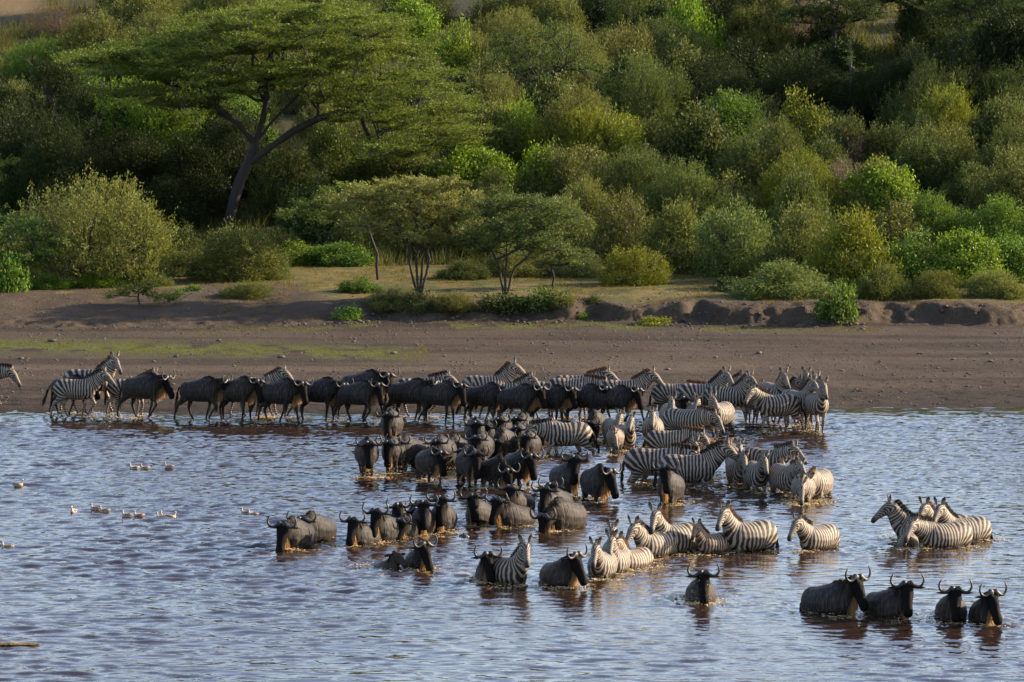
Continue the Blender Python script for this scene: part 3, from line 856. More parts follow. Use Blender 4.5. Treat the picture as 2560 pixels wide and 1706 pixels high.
    # ---- horns: sweep out and slightly down from the boss, then curl up and in
    if kind == W:
        up = np.array([0, 0, 1.0]); fw = hd - up * hd.dot(up); fw /= np.linalg.norm(fw)
        hb = H(-.015, 0, .085)
        for nm, sx in (('horn', 1), ('horn', -1)):
            prof = [(.02, .03, .056), (.07, .045, .056), (.12, .01, .038), (.18, -.02, .030), (.24, -.02, .027), (.29, .02, .025), (.318, .085, .022), (.312, .15, .018), (.285, .205, .012), (.262, .235, .004)]
            hp_ = [(hb + hs * sx * a + up * b + fw * (.02 * math.sin(a * 8)), r_, r_ * (1.15 if a < .1 else 1)) for a, b, r_ in prof]
            out.setdefault('horns', []).append(loft(hp_, fw))
    return out

def wet_line(M, c, rough):
    gz = M.n('ShaderNodeSeparateXYZ', {0: M.n('ShaderNodeNewGeometry').outputs['Position']}).outputs[2]
    tc = M.n('ShaderNodeTexCoord').outputs['Object']
    w = M.ramp(M.math('ADD', gz, M.math('MULTIPLY', M.math('SUBTRACT', M.noise(tc, 7.0, 2), .5), .16)), .13, .03)
    c = M.mix(M.math('MULTIPLY', w, .6), c, (.016, .012, .009))
    return c, M.math('SUBTRACT', rough, M.math('MULTIPLY', w, .35))

def coat_material():
    M = Mat('zebra_coat')
    oi = M.n('ShaderNodeObjectInfo')
    tc = M.n('ShaderNodeTexCoord').outputs['Object']
    ph, dk, pl = M.attr('phase'), M.attr('dark'), M.attr('pale')
    nz = M.noise(tc, 6.0, 2)
    a = M.math('ADD', M.math('MULTIPLY', ph, M.math('ADD', .92, M.math('MULTIPLY', oi.outputs['Random'], .28))), M.math('MULTIPLY', M.math('SUBTRACT', nz, .5), .5))
    a = M.math('ADD', a, oi.outputs['Random'])
    s = M.math('SINE', M.math('MULTIPLY', a, 2 * math.pi))
    s = M.math('ADD', s, M.math('MULTIPLY', M.math('SUBTRACT', M.noise(tc, 11.0, 2), .5), .7))
    st = M.ramp(s, 0.06, 0.34)
    white = M.mix(M.noise(tc, 3.0, 2), (.25, .215, .175), (.37, .325, .26))
    dirt = M.mix(M.noise(tc, 1.6, 3), (1, 1, 1), (.78, .66, .52))
    white = M.mix(1.0, white, dirt, 'MULTIPLY')
    c = M.mix(st, oi.outputs['Color'], white)
    c = M.mix(pl, c, (.30, .26, .21))
    c = M.mix(dk, c, (.018, .015, .014))
    c, rg = wet_line(M, c, .62)
    bp = M.n('ShaderNodeBump', {'Strength': .25, 'Distance': .01, 'Height': M.noise(M.scaled(tc, 1, 1, .3), 60.0, 2)})
    p = M.n('ShaderNodeBsdfPrincipled', {'Base Color': c, 'Roughness': rg, 'Specular IOR Level': .3, 'Normal': bp.outputs[0]})
    return M.surf(p.outputs[0])

def gnu_material():
    M = Mat('wildebeest_coat')
    oi = M.n('ShaderNodeObjectInfo')
    tc = M.n('ShaderNodeTexCoord').outputs['Object']
    dk, ex = M.attr('dark'), M.attr('streak')
    v1 = M.noise(M.scaled(tc, 17, 9, 1.6), 1.0, 3, .6)
    v2 = M.noise(M.scaled(tc, 34, 22, 1.1), 1.0, 2)
    base = M.mix(M.noise(tc, 2.2, 2), (.0075, .0066, .0066), (.018, .015, .0135))
    base = M.mix(1.0, base, oi.outputs['Color'], 'MULTIPLY')
    sk = M.math('MULTIPLY', M.ramp(v1, .46, .56), M.math('ADD', M.math('MULTIPLY', ex, .45), .45))
    c = M.mix(sk, base, (.024, .019, .017))
    c = M.mix(M.math('MULTIPLY', M.ramp(v2, .50, .70), .44), c, (.125, .098, .076))
    c = M.mix(dk, c, (.008, .0065, .006))
    c, rg = wet_line(M, c, .60)
    hgt = M.math('ADD', v1, M.math('MULTIPLY', v2, .5))
    bp = M.n('ShaderNodeBump', {'Strength': .6, 'Distance': .03, 'Height': hgt})
    p = M.n('ShaderNodeBsdfPrincipled', {'Base Color': c, 'Roughness': rg, 'Specular IOR Level': M.math('SUBTRACT', .16, M.math('MULTIPLY', dk, .13)), 'Sheen Weight': M.math('MULTIPLY', M.math('SUBTRACT', 1.0, dk), .10), 'Sheen Roughness': .35, 'Sheen Tint': (1.0, .86, .70, 1), 'Normal': bp.outputs[0]})
    return M.surf(p.outputs[0])

def hair_material(name, root, tip, trans, use_obj=False):
    M = Mat(name)
    c = M.mix(M.attr('tip'), root, tip)
    if use_obj:
        oi = M.n('ShaderNodeObjectInfo')
        stp = M.ramp(M.math('SINE', M.math('MULTIPLY', M.attr('phase'), 2 * math.pi)), -.2, .2)
        c = M.mix(M.math('MULTIPLY', stp, M.math('SUBTRACT', .85, M.attr('tip'))), oi.outputs['Color'], (.42, .36, .28))
    p = M.n('ShaderNodeBsdfPrincipled', {'Base Color': c, 'Roughness': .6, 'Specular IOR Level': .25})
    tr = M.n('ShaderNodeBsdfTranslucent', {'Color': c})
    mx = M.n('ShaderNodeMixShader', {0: trans, 1: p.outputs[0], 2: tr.outputs[0]})
    return M.surf(mx.outputs[0])

COAT, GNU = coat_material(), gnu_material()
MANE_Z = hair_material('zebra_mane_hair', (.1, .1, .1), (.1, .1, .1), .35, True)
MANE_W = hair_material('black_mane_hair', (.016, .013, .012), (.024, .019, .016), .15)
BEARD = hair_material('beard_hair', (.12, .070, .032), (.46, .27, .11), .52)
TAILH = hair_material('tail_hair', (.02, .017, .015), (.035, .028, .022), .15)
M = Mat('horn')
tc = M.n('ShaderNodeTexCoord').outputs['Object']
cc = M.mix(M.noise(tc, 9, 3), (.014, .013, .013), (.042, .036, .032))
HORN = M.surf(M.n('ShaderNodeBsdfPrincipled', {'Base Color': cc, 'Roughness': .46, 'Specular IOR Level': .35}).outputs[0])

POSES = {}
def pose_meshes(kind, yaw, pose, gait):
    key = (kind, yaw, pose, gait)
    if key in POSES: return POSES[key]
    o = build_pose(kind, yaw, pose, gait)
    v, q, t, phase, dark, pale, extra = o['body']
    r = {'body': mesh_np('body', v, [q, t], [COAT if kind == Z else GNU], attrs={'phase': phase, 'dark': dark, 'pale': pale, 'streak': extra})}
    for nm, mt in (('mane', MANE_Z if kind == Z else MANE_W), ('beard', BEARD), ('tail_tuft', TAILH)):
        if nm in o:
            V_, F_, tip, ph = o[nm]
            r[nm] = mesh_np(nm, V_, F_, [mt], attrs={'tip': tip, 'phase': ph}, smooth=False)
    r['horns'] = [mesh_np('horn', hv, [hq, ht], [HORN]) for hv, hq, ht in o.get('horns', [])]
    POSES[key] = r
    return r

def quant(yaw):
    return int(min((-60, -28, 0, 28, 55), key=lambda a: abs(a - yaw)))

ag = np.random.default_rng(77)
for kind, px, py, head, depth, hy, pose, gait, size, label in HERD:
    x, y = on_water(px, py)
    zb = -depth * 1.0
    if y > shore_y(x) - .05:
        x, y, zb = on_ground(px, py, 120, 170)
    if depth > .55: gait = 0
    hh_ = (head + 180) % 360 - 180
    if kind == W and depth < .2: head = head - 20 - 10 * ag.random(); hy = hy * .5 if hy < -20 else hy
    if kind != Z and -150 < hh_ < -20: head = -90 + (hh_ + 90) * .62
    elif kind == Z and -130 < hh_ < -60: head = -90 + (hh_ + 90) * .8
    elif kind == Z and depth > .5 and head > 199: head = head + 10
    told = any(k in label for k in ('head', 'face', 'chin', 'nose', 'leg', 'side on', 'step', 'neck'))
    if not told and kind == W and depth > .3 and hy == 0 and ag.random() < .55: hy = int(ag.choice([-28, 28, 28]))
    if not told and depth < .2 and ag.random() < .5: gait = int(ag.integers(0, 5))
    if not told and kind == W and depth < .2 and pose == 'n' and ag.random() < .45: pose = 'l'
    if not told and kind == Z and pose == 'n' and ag.random() < .35: pose = 'l'
    if kind == W and depth > .6 and pose == 'n' and ag.random() < .5: pose = 'u'
    r = pose_meshes(kind, quant(hy), pose, gait)
    nm = 'zebra' if kind == Z else ('wildebeest' if kind == W else 'wildebeest_calf')
    size = size * (1.0 + .035 * ag.normal())
    root = empty(nm, (x, y, zb), R(head + ag.normal() * 3), size)
    if kind == Z:
        brown = 'brown mane' in label or 'brownish' in label or size < .9 or 'rust' in label or 'reddish' in label
        cz = (.060, .026, .014, 1) if (size < .9 or 'reddish brown' in label) else (.016 + .008 * ag.random(), .014, .012, 1)
        cm = (.15, .060, .028, 1) if brown else ((.035, .022, .016, 1) if ag.random() < .7 else (.08, .036, .020, 1))
        tag(root, label, 'zebra', 'zebras of the crossing herd')
    else:
        k = .8 + .5 * ag.random()
        cz = (k, k * .97, k * .95, 1)
        if 'brown' in label: cz = (1.35, 1.0, .78, 1)
        if kind == 'c': cz = (4.5, 3.3, 2.2, 1)
        cm = (1, 1, 1, 1)
        tag(root, label, 'wildebeest', 'wildebeest of the crossing herd')
    b = link('body', r['body'], root); b.color = cz
    mo = link('mane', r['mane'], root); mo.color = cm
    if 'beard' in r and kind == W: link('beard', r['beard'], root)
    link('tail_tuft', r['tail_tuft'], root)
    for hm in r['horns']:
        link('horn', hm, root)

# ---- ducks
def duck_mesh():
    Y = np.array([0, 1.0, 0])
    body = loft([((-.24, 0, .10), .012, .012), ((-.19, 0, .085), .05, .035), ((-.10, 0, .06), .085, .075), ((.02, 0, .05), .092, .085), ((.12, 0, .055), .07, .075), ((.18, 0, .07), .03, .035)], Y)
    neck = loft([((.11, 0, .08), .045, .05), ((.15, 0, .15), .03, .034), ((.16, 0, .20), .028, .03)], Y)
    head = loft([((.125, 0, .225), .02, .02), ((.15, 0, .232), .036, .037), ((.185, 0, .228), .034, .033), ((.21, 0, .215), .02, .018)], Y)
    v, q, t = fuse([body, neck, head], .012, 2)
    bill = loft([((.205, 0, .212), .016, .012), ((.24, 0, .203), .018, .009), ((.268, 0, .198), .015, .005)], Y)
    wing = [loft([((-.20, s * .03, .115), .012, .012), ((-.10, s * .07, .095), .02, .045), ((.03, s * .082, .08), .018, .045), ((.10, s * .06, .075), .01, .02)], Y) for s in (-1, 1)]
    return (v, q, t), bill, wing
def plain(name, a, b, sc, rough=.7):
    M = Mat(name); tc = M.n('ShaderNodeTexCoord').outputs['Object']
    return M.surf(M.n('ShaderNodeBsdfPrincipled', {'Base Color': M.mix(M.ramp(M.noise(tc, sc, 2), .35, .65), a, b), 'Roughness': rough}).outputs[0])
DUCKM = plain('duck_feathers', (.30, .24, .17), (.50, .42, .32), 30)
WINGM = plain('duck_wing_feathers', (.10, .075, .055), (.30, .23, .16), 35)
BILLM = plain('duck_bill', (.30, .06, .05), (.22, .05, .05), 10, .4)
(dv, dq, dtt), bl, wg = duck_mesh()
dm = mesh_np('body', dv, [dq, dtt], [DUCKM]); bm_ = mesh_np('bill', bl[0], [bl[1], bl[2]], [BILLM])
wm_ = [mesh_np('wing', a, [b, c], [WINGM]) for a, b, c in wg]
for px, py, head, label in DUCKS:
    x, y = on_water(px, py)
    root = empty('duck', (x, y, water_z(x, y) - .012), R(head), .62 + .1 * ag.random())
    tag(root, label, 'duck', 'ducks swimming on the lake')
    link('body', dm, root); link('bill', bm_, root)
    for w_ in wm_: link('wing', w_, root)
# ---------------------------------------------------------------- vegetation
def leaves(base, dirs, length, width, g, vary):
    n = len(base)
    side = np.cross(dirs, g.normal(size=(n, 3))); side /= np.linalg.norm(side, axis=1)[:, None] + 1e-9
    L = (length * (.6 + .8 * g.random(n)))[:, None]; Wd = (width * (.6 + .8 * g.random(n)))[:, None]
    nrm = np.cross(side, dirs)
    mid = base + dirs * L * .45
    V = np.stack([base, mid + side * Wd + nrm * Wd * .3, base + dirs * L, mid - side * Wd + nrm * Wd * .3], 1).reshape(-1, 3)
    F = np.arange(n * 4).reshape(n, 4)
    return V, F, np.repeat(np.clip(vary, 0, 1), 4)

def tube_np(path, r0, r1, ns=5):
    P = np.asarray(path, float); n = len(P)
    t = np.gradient(P, axis=0); t /= np.linalg.norm(t, axis=1)[:, None] + 1e-9
    ref = np.array([.3, 1, .2]); s = np.cross(t, ref); s /= np.linalg.norm(s, axis=1)[:, None] + 1e-9
    u = np.cross(t, s); a = np.linspace(0, 2 * np.pi, ns, endpoint=False)
    r = np.linspace(r0, r1, n) if np.isscalar(r0) else np.asarray(r0)
    V = P[:, None] + (np.cos(a)[None, :, None] * s[:, None] + np.sin(a)[None, :, None] * u[:, None]) * r[:, None, None]
    i = (np.arange(n - 1) * ns)[:, None]; k = np.arange(ns)[None]; k2 = (np.arange(ns) + 1) % ns
    F = np.stack([i + k, i + k2[None], i + ns + k2[None], i + ns + k], -1).reshape(-1, 4)
    return V.reshape(-1, 3), F, np.zeros((0, 3), int)

def unit(a): return a / (np.linalg.norm(a, axis=-1, keepdims=True) + 1e-9)

def bush_template(rad, hgt, style, seed):
    g = np.random.default_rng(seed)
    nl = {'s': 5, 'm': 9, 'l': 15}['s' if rad < 1 else ('m' if rad < 2.4 else 'l')]
    lobes = []
    for i in range(nl):
        a = g.random() * 2 * np.pi; rr = rad * .68 * math.sqrt(g.random()); hz = hgt * (.14 + .52 * g.random()) * (1 - .5 * (rr / rad) ** 2)
        lobes.append((np.array([rr * math.cos(a), rr * math.sin(a), hz]), rad * (.30 + .16 * g.random()), hgt * (.24 + .12 * g.random())))
    lobes.append((np.array([0, 0, hgt * .6]), rad * .4, hgt * .32))
    for a in np.arange(6) * 1.05 + g.random(): lobes.append((np.array([rad * .6 * math.cos(a), rad * .6 * math.sin(a), hgt * .16]), rad * .34, hgt * .22))
    per = {'fine': 1.0, 'leafy': .8, 'twig': .55}[style]
    area = 2 * np.pi * rad * max(rad, hgt)
    nsh = int(area * (80 if rad < 2.4 else 48) * per)
    li = g.integers(0, len(lobes), nsh)
    C = np.array([lobes[i][0] for i in li]); RR = np.array([[lobes[i][1], lobes[i][1], lobes[i][2]] for i in li])
    D = unit(g.normal(size=(nsh, 3)) + np.array([0, 0, .35]))
    rag = 1 + np.where(g.random(nsh) < (.30 if style == 'fine' else .18), g.random(nsh) * .42, g.normal(size=nsh) * .10)
    E = C + D * RR * rag[:, None]
    keep = E[:, 2] > .04
    for c, r, h in lobes:
        q = (((E - c) / np.array([r, r, h])) ** 2).sum(1)
        keep &= ~((q < .42) & (g.random(nsh) < .7))
    C, D, E, RR = C[keep], D[keep], E[keep], RR[keep]
    n = len(E)
    up = {'fine': .75, 'leafy': .35, 'twig': .7}[style]
    SD = unit(D + np.array([0, 0, up]) + g.normal(size=(n, 3)) * .25)
    SL = {'fine': .62, 'leafy': .42, 'twig': .75}[style] * (.6 + .8 * g.random(n)) * (1 if rad > 1 else .6)
    k = {'fine': 15, 'leafy': 11, 'twig': 10}[style]
    t = g.random((n, k))
    B = (E[:, None] - SD[:, None] * (SL[:, None] * (1 - t) )[..., None]) + g.normal(size=(n, k, 3)) * (.05 if style != 'leafy' else .09)
    LD = unit(SD[:, None] * (1.0 if style != 'leafy' else .3) + g.normal(size=(n, k, 3)) * (.55 if style != 'leafy' else .9))
    ll, lw = {'fine': (.100, .0165), 'leafy': (.105, .037), 'twig': (.16, .010)}[style]
    if rad < 1: ll *= .75; lw *= .9
    if rad > 2.4: ll *= 1.15; lw *= 1.25
    vary = np.repeat((.35 + .35 * g.random(n))[:, None], k, 1) + g.normal(size=(n, k)) * .15 + .25 * (t - .5)
    B = B.reshape(-1, 3)
    V, F, vr = leaves(B, LD.reshape(-1, 3), ll, lw, g, vary.ravel())
    fol = mesh_np('foliage', V, F, [FOL_DRY if style == 'twig' else FOL], smooth=False, attrs={'vary': vr})
    # stems from the root to the lobes
    parts = []
    for c, r, h in lobes:
        b0 = np.array([g.normal() * .12 * rad, g.normal() * .12 * rad, -.25]); tip = c + np.array([0, 0, h * .5])
        parts.append(tube_np(bez(b0, (b0 + tip) / 2 + np.array([0, 0, -.1 * hgt]) , tip, 5), .018 + .02 * rad, .010))
        for _ in range(3):
            e = c + unit(g.normal(size=3) + np.array([0, 0, .5])) * np.array([r, r, h]) * .9
            parts.append(tube_np(bez(c * .75, c, e, 4), .012 + .008 * rad, .005, 4))
    for _ in range(5 + 3 * (rad > 1) + 6 * (rad > 2.4)):
        c, r, h = lobes[int(g.integers(len(lobes)))]
        dd = unit(g.normal(size=3) * np.array([1, 1, .5]) + np.array([0, 0, .9])); L = r * (1.25 + .4 * g.random())
        e = c + dd * L * np.array([1, 1, h / r]); k1 = c + dd * L * .5 + g.normal(size=3) * .08
        parts.append(tube_np(bez(c, k1, e, 4), .014, .006, 4))
        for _ in range(3):
            q0 = c + (e - c) * (.7 + .25 * g.random()); parts.append(tube_np([q0, q0 + unit(g.normal(size=3) + dd) * r * .22, q0 + unit(g.normal(size=3) * .5 + dd) * r * .4], .008, .004, 3))
    sv, sq, _ = join_geo(parts)
    stm = mesh_np('stems', sv, sq, [BARK_PALE if style == 'twig' else BARK])
    return fol, stm

TPL = {}
for st_ in ('fine', 'leafy', 'twig'):
    for sz, (r_, h_) in {'s': (.7, .75), 'm': (1.6, 2.3), 'l': (3.4, 4.4)}.items():
        for v_ in range(3 if st_ == 'fine' else 2):
            TPL.setdefault((st_, sz), []).append((r_, h_, *bush_template(r_, h_, st_, 100 + len(TPL) * 7 + v_)))

TINT = {'olive': (1.20, 1.02, 1.15), 'green': (1.0, 1.3, .85), 'bright': (1.45, 1.65, .75), 'dark': (.24, .28, .30), 'grey': (1.25, 1.15, 1.5),  # 'dark' puts the shade of the gloomy zones into the leaf colour
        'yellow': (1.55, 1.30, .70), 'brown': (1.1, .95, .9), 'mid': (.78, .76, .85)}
SPROUT = {'fine': 'feathery', 'leafy': 'broad leaved', 'twig': 'twiggy'}
# x, top row, base row, width (photo pixels), style, tint, label
BUSHES = [
 (150, 5, 82, 210, 'twig', 'brown', 'dry brown twiggy bush on the bare slope in the top left corner'),
 (110, 88, 200, 240, 'fine', 'green', 'green low thicket just below the bare top left slope'),
 (250, 62, 215, 270, 'leafy', 'dark', 'dark shaded thicket between the bare corner slope and the big umbrella tree'),
 (385, 22, 150, 260, 'fine', 'olive', 'grey green bush at the top edge left of the umbrella tree top'),
 (520, -15, 110, 230, 'fine', 'mid', 'bush at the top edge directly above the left wing of the umbrella tree'),
 (640, -40, 85, 220, 'leafy', 'mid', 'leafy bush at the top edge over the left half of the umbrella crown'),
 (770, -45, 75, 200, 'fine', 'olive', 'feathery bush at the top edge over the middle of the umbrella crown'),
 (900, -35, 100, 210, 'fine', 'olive', 'olive bush at the top edge behind the right half of the umbrella crown'),
 (1020, -15, 130, 190, 'leafy', 'bright', 'bright leafy bush at the top edge right of the umbrella crown'),
 (1150, 45, 230, 170, 'leafy', 'bright', 'tall bright leafy bush with glinting leaves beside the umbrella crown'),
 (55, 195, 340, 230, 'fine', 'grey', 'grey olive rounded bush at the left edge under the green thicket'),
 (195, 138, 340, 190, 'leafy', 'green', 'green leafy bush left of the umbrella tree, under its left wing tip'),
 (345, 165, 385, 250, 'fine', 'bright', 'light green bush glowing beneath the left wing of the umbrella tree'),
 (450, 205, 390, 180, 'fine', 'bright', 'light green bush seen through the left branches of the umbrella tree'),
 (100, 258, 480, 310, 'fine', 'dark', 'very dark thicket at the left behind the big round bush'),
 (300, 310, 520, 300, 'fine', 'dark', 'dark blue green thicket between round bush and umbrella trunk'),
 (480, 345, 540, 250, 'leafy', 'dark', 'black shaded undergrowth mass left of the umbrella trunk'),
 (410, 430, 570, 220, 'fine', 'dark', 'dark thicket at the right shoulder of the big round bush'),
 (720, 350, 545, 200, 'fine', 'mid', 'bush just right of the umbrella tree trunk'),
 (830, 270, 500, 230, 'fine', 'mid', 'bush under the low right limb of the umbrella tree'),
 (600, 180, 400, 220, 'fine', 'green', 'green bush seen through the fork of the umbrella tree'),
 (960, 250, 480, 250, 'fine', 'grey', 'pale greyish bush under the drooping right side of the umbrella crown'),
 (1100, 150, 340, 180, 'twig', 'grey', 'bare looking grey bush right of the umbrella crown edge'),
 (1230, 125, 330, 170, 'fine', 'olive', 'olive bush left of the slender forked tree on the slope'),
 (1235, 240, 420, 230, 'fine', 'olive', 'olive bush below and left of the slender forked tree'),
 (1170, 348, 515, 240, 'leafy', 'bright', 'brightest yellow green leafy bush, in the centre above the flat topped acacias'),
 (985, 372, 510, 250, 'leafy', 'mid', 'dark green leafy bush left of the brightest leafy bush'),
 (800, 425, 600, 230, 'leafy', 'mid', 'leafy bush with sparkling leaves right of the umbrella trunk base'),
 (1290, 20, 240, 220, 'fine', 'olive', 'feathery bush behind the left branch of the slender forked tree'),
 (1425, 62, 270, 230, 'fine', 'olive', 'feathery bush behind the right branch of the slender forked tree'),
 (1440, -40, 90, 240, 'leafy', 'dark', 'dark bush at the top edge above the slender forked tree'),
 (1570, 50, 240, 200, 'fine', 'olive', 'olive bush with arching shoots right of the slender forked tree'),
 (1640, -30, 130, 180, 'leafy', 'mid', 'bush at the top edge left of the tall glinting leafy one'),
 (1735, -20, 170, 160, 'leafy', 'bright', 'tall leafy bush with glinting leaves at the top edge right of centre'),
 (1700, 85, 240, 180, 'leafy', 'mid', 'leafy bush under the tall glinting one at the top'),
 (1885, 5, 160, 220, 'fine', 'olive', 'olive bush at the top edge left of the pinkish bare patches'),
 (1975, -10, 110, 220, 'twig', 'brown', 'brownish dry brush at the top edge by the pinkish bare patch'),
 (1640, 175, 330, 260, 'fine', 'mid', 'shaded bush above the yellow green belt in the middle right'),
 (1490, 165, 310, 230, 'fine', 'mid', 'shaded olive bush right behind the slender forked trunk'),
 (1860, 90, 270, 290, 'leafy', 'dark', 'large dark bush under the olive one at the top right'),
 (2000, 110, 320, 290, 'fine', 'dark', 'dark rounded thicket left of the bare pinkish patches'),
 (1800, 170, 330, 250, 'fine', 'dark', 'dark thicket above the leafy yellow tipped bush'),
 (2140, 165, 330, 260, 'fine', 'dark', 'dark thicket behind the spiky narrow tree'),
 (2260, 130, 320, 250, 'fine', 'dark', 'dark thicket under the bare patches at the right'),
 (2380, 80, 340, 300, 'leafy', 'dark', 'large dark shaded bush in the upper right'),
 (2510, 20, 320, 280, 'leafy', 'dark', 'dark bush mass at the right edge near the top'),
 (2450, 190, 340, 220, 'fine', 'dark', 'dark thicket behind the yellowish twiggy bush'),
 (1420, 252, 430, 250, 'fine', 'yellow', 'yellow green bush right of the slender tree trunk base'),
 (1310, 240, 420, 180, 'fine', 'bright', 'light green bush around the foot of the slender forked tree'),
 (1545, 270, 430, 210, 'fine', 'yellow', 'yellowish feathery bush in the middle of the slope'),
 (1640, 285, 420, 190, 'fine', 'olive', 'olive bush left of the leafy yellow tipped bush'),
 (1345, 350, 530, 160, 'leafy', 'bright', 'leafy bush with a few orange leaves at its top left'),
 (1830, 222, 410, 260, 'leafy', 'green', 'green leafy bush with bright top in the right middle slope'),
 (1990, 215, 400, 200, 'leafy', 'yellow', 'leafy bush with yellow tips left of the spiky narrow tree'),
 (1900, 320, 450, 280, 'fine', 'mid', 'bush in front of the green and yellow leafy pair'),
 (2120, 310, 430, 150, 'twig', 'brown', 'brownish dry bush at the foot of the spiky narrow tree'),
 (2230, 300, 430, 200, 'fine', 'mid', 'bush right of the spiky narrow tree'),
 (2385, 200, 400, 180, 'fine', 'yellow', 'tall yellowish bush with bare shoots sticking up at the right'),
 (2520, 225, 420, 190, 'fine', 'mid', 'shaded bush at the right edge beside the tall yellowish one'),
 (2310, 330, 470, 220, 'fine', 'mid', 'bush below and left of the tall yellowish one'),
 (1560, 370, 530, 270, 'fine', 'mid', 'grey green bush in the centre right under the yellowish feathery ones'),
 (1720, 390, 570, 270, 'fine', 'mid', 'shaded bush right of the grey green centre one'),
 (1460, 430, 570, 230, 'fine', 'olive', 'olive bush behind the small acacias to the right'),
 (1990, 365, 560, 270, 'fine', 'yellow', 'large rounded golden olive bush in the right middle'),
 (2110, 380, 520, 160, 'twig', 'grey', 'grey dead brush right of the golden olive bush'),
 (2200, 388, 560, 210, 'leafy', 'bright', 'bright leafy bush left of the two dense green domes'),
 (2325, 465, 610, 240, 'fine', 'green', 'left one of two dense fresh green dome bushes at the right'),
 (2500, 475, 620, 230, 'fine', 'green', 'right one of two dense fresh green dome bushes, at the right edge'),
 (2430, 395, 500, 190, 'fine', 'mid', 'bush behind the gap of the two dense green domes'),
 (2545, 360, 490, 140, 'fine', 'mid', 'bush at the right edge above the dense green dome'),
 (1410, 478, 640, 230, 'fine', 'grey', 'grey green feathery bush behind the right hand acacia'),
 (1560, 470, 660, 250, 'fine', 'olive', 'olive bush in the lower belt above the small olive shrub'),
 (1700, 480, 680, 260, 'fine', 'olive', 'olive bush in the lower belt over the shaded hollow'),
 (1850, 500, 690, 260, 'fine', 'grey', 'greyish bush in the lower belt with twiggy top'),
 (2000, 490, 700, 260, 'fine', 'olive', 'olive bush in the lower belt left of the yellow green thicket'),
 (2140, 500, 715, 280, 'fine', 'yellow', 'big yellow green thicket in the lower belt at the right'),
 (2290, 570, 715, 220, 'leafy', 'green', 'green leafy bush under the left dense dome'),
 (2410, 560, 715, 210, 'leafy', 'bright', 'bright leafy bush between the dense domes and the bank'),
 (2520, 575, 705, 200, 'leafy', 'green', 'leafy bush at the right edge above the bank'),
 (1585, 610, 712, 200, 'fine', 'yellow', 'low yellow olive shrub standing on the golden grass flat'),
 (1960, 640, 742, 290, 'fine', 'grey', 'wide low greyish shrub at the edge of the grass flat'),
 (1830, 690, 728, 110, 'leafy', 'mid', 'small dark green shrub on the grass left of the wide greyish one'),
 (2095, 692, 794, 110, 'leafy', 'green', 'fresh green shrub growing down over the bank edge'),
 (2210, 648, 748, 170, 'fine', 'olive', 'low shrub on the bank top right of the overhanging green one'),
 (2340, 668, 745, 150, 'fine', 'brown', 'brownish low shrub on top of the eroded bank'),
 (2490, 668, 742, 170, 'fine', 'olive', 'low shrub on the bank top near the right edge'),
 (232, 420, 708, 440, 'fine', 'olive', 'big round olive bush dominating the left bank'),
 (20, 620, 728, 120, 'leafy', 'green', 'green bush at the left edge beside the big round bush'),
 (125, 678, 722, 130, 'fine', 'green', 'low tuft bush in front of the left side of the big round bush'),
 (255, 668, 716, 170, 'fine', 'bright', 'low light green bush before the middle of the big round bush'),
 (370, 668, 714, 140, 'fine', 'olive', 'low bush at the right foot of the big round bush'),
 (470, 618, 690, 150, 'fine', 'olive', 'small bush right of the big round bush'),
 (585, 552, 700, 250, 'fine', 'olive', 'medium bush with dark hollow between the big round bush and the acacias'),
 (672, 620, 698, 130, 'fine', 'grey', 'pale low bush on the right side of the dark hollow'),
 (740, 598, 662, 190, 'leafy', 'bright', 'vivid green low growth under the umbrella tree'),
 (850, 600, 664, 170, 'leafy', 'green', 'green low growth left of the small leaning acacia'),
 (1160, 640, 697, 150, 'fine', 'mid', 'low bush between the trunks of the two flat topped acacias'),
 (1290, 600, 690, 200, 'fine', 'olive', 'olive bush right behind the right hand acacia trunks'),
 (1440, 620, 692, 170, 'fine', 'grey', 'feathery grey bush right of the smallest acacia'),
 (1220, 540, 650, 260, 'fine', 'mid', 'shaded bush filling the gap between both acacia crowns'),
 (1050, 500, 640, 300, 'fine', 'mid', 'shaded bush behind the trunk of the central acacia'),
 (900, 520, 650, 200, 'fine', 'mid', 'shaded bush behind the small leaning acacia'),
 (640, 560, 645, 260, 'fine', 'dark', 'dark undergrowth at the foot of the umbrella tree'),
 (610, 700, 742, 150, 'fine', 'olive', 'low spreading shrub on the left mound'),
 (480, 706, 727, 60, 'leafy', 'green', 'little green tussock near the left mound'),
 (448, 718, 737, 42, 'fine', 'green', 'tiny green tussock just left of the other near the mound'),
 (902, 686, 730, 130, 'leafy', 'green', 'green shrub left of the central acacia trunk'),
 (980, 716, 772, 150, 'fine', 'olive', 'grass like shrub on the bank left of the central acacia foot'),
 (1050, 724, 776, 110, 'fine', 'mid', 'shrub hiding the foot of the central acacia trunk'),
 (1140, 728, 774, 130, 'fine', 'olive', 'shrub on the bank edge between the two acacia feet'),
 (1245, 726, 778, 120, 'leafy', 'mid', 'dark shrub on the bank edge at the right acacia foot'),
 (1345, 708, 768, 120, 'leafy', 'mid', 'round dark green shrub right of the right acacia foot'),
 (1400, 720, 764, 80, 'fine', 'olive', 'small olive shrub touching the round dark green one'),
 (1483, 736, 756, 60, 'fine', 'mid', 'small tussock alone on the golden grass flat'),
 (865, 764, 796, 90, 'leafy', 'green', 'small green shrub at the foot of the mound'),
 (1635, 785, 812, 90, 'leafy', 'yellow', 'small yellow green shrub at the foot of the eroded bank'),
 (1455, 775, 800, 40, 'leafy', 'green', 'tiny green plant in a notch of the eroded bank'),
]
vg = np.random.default_rng(5)
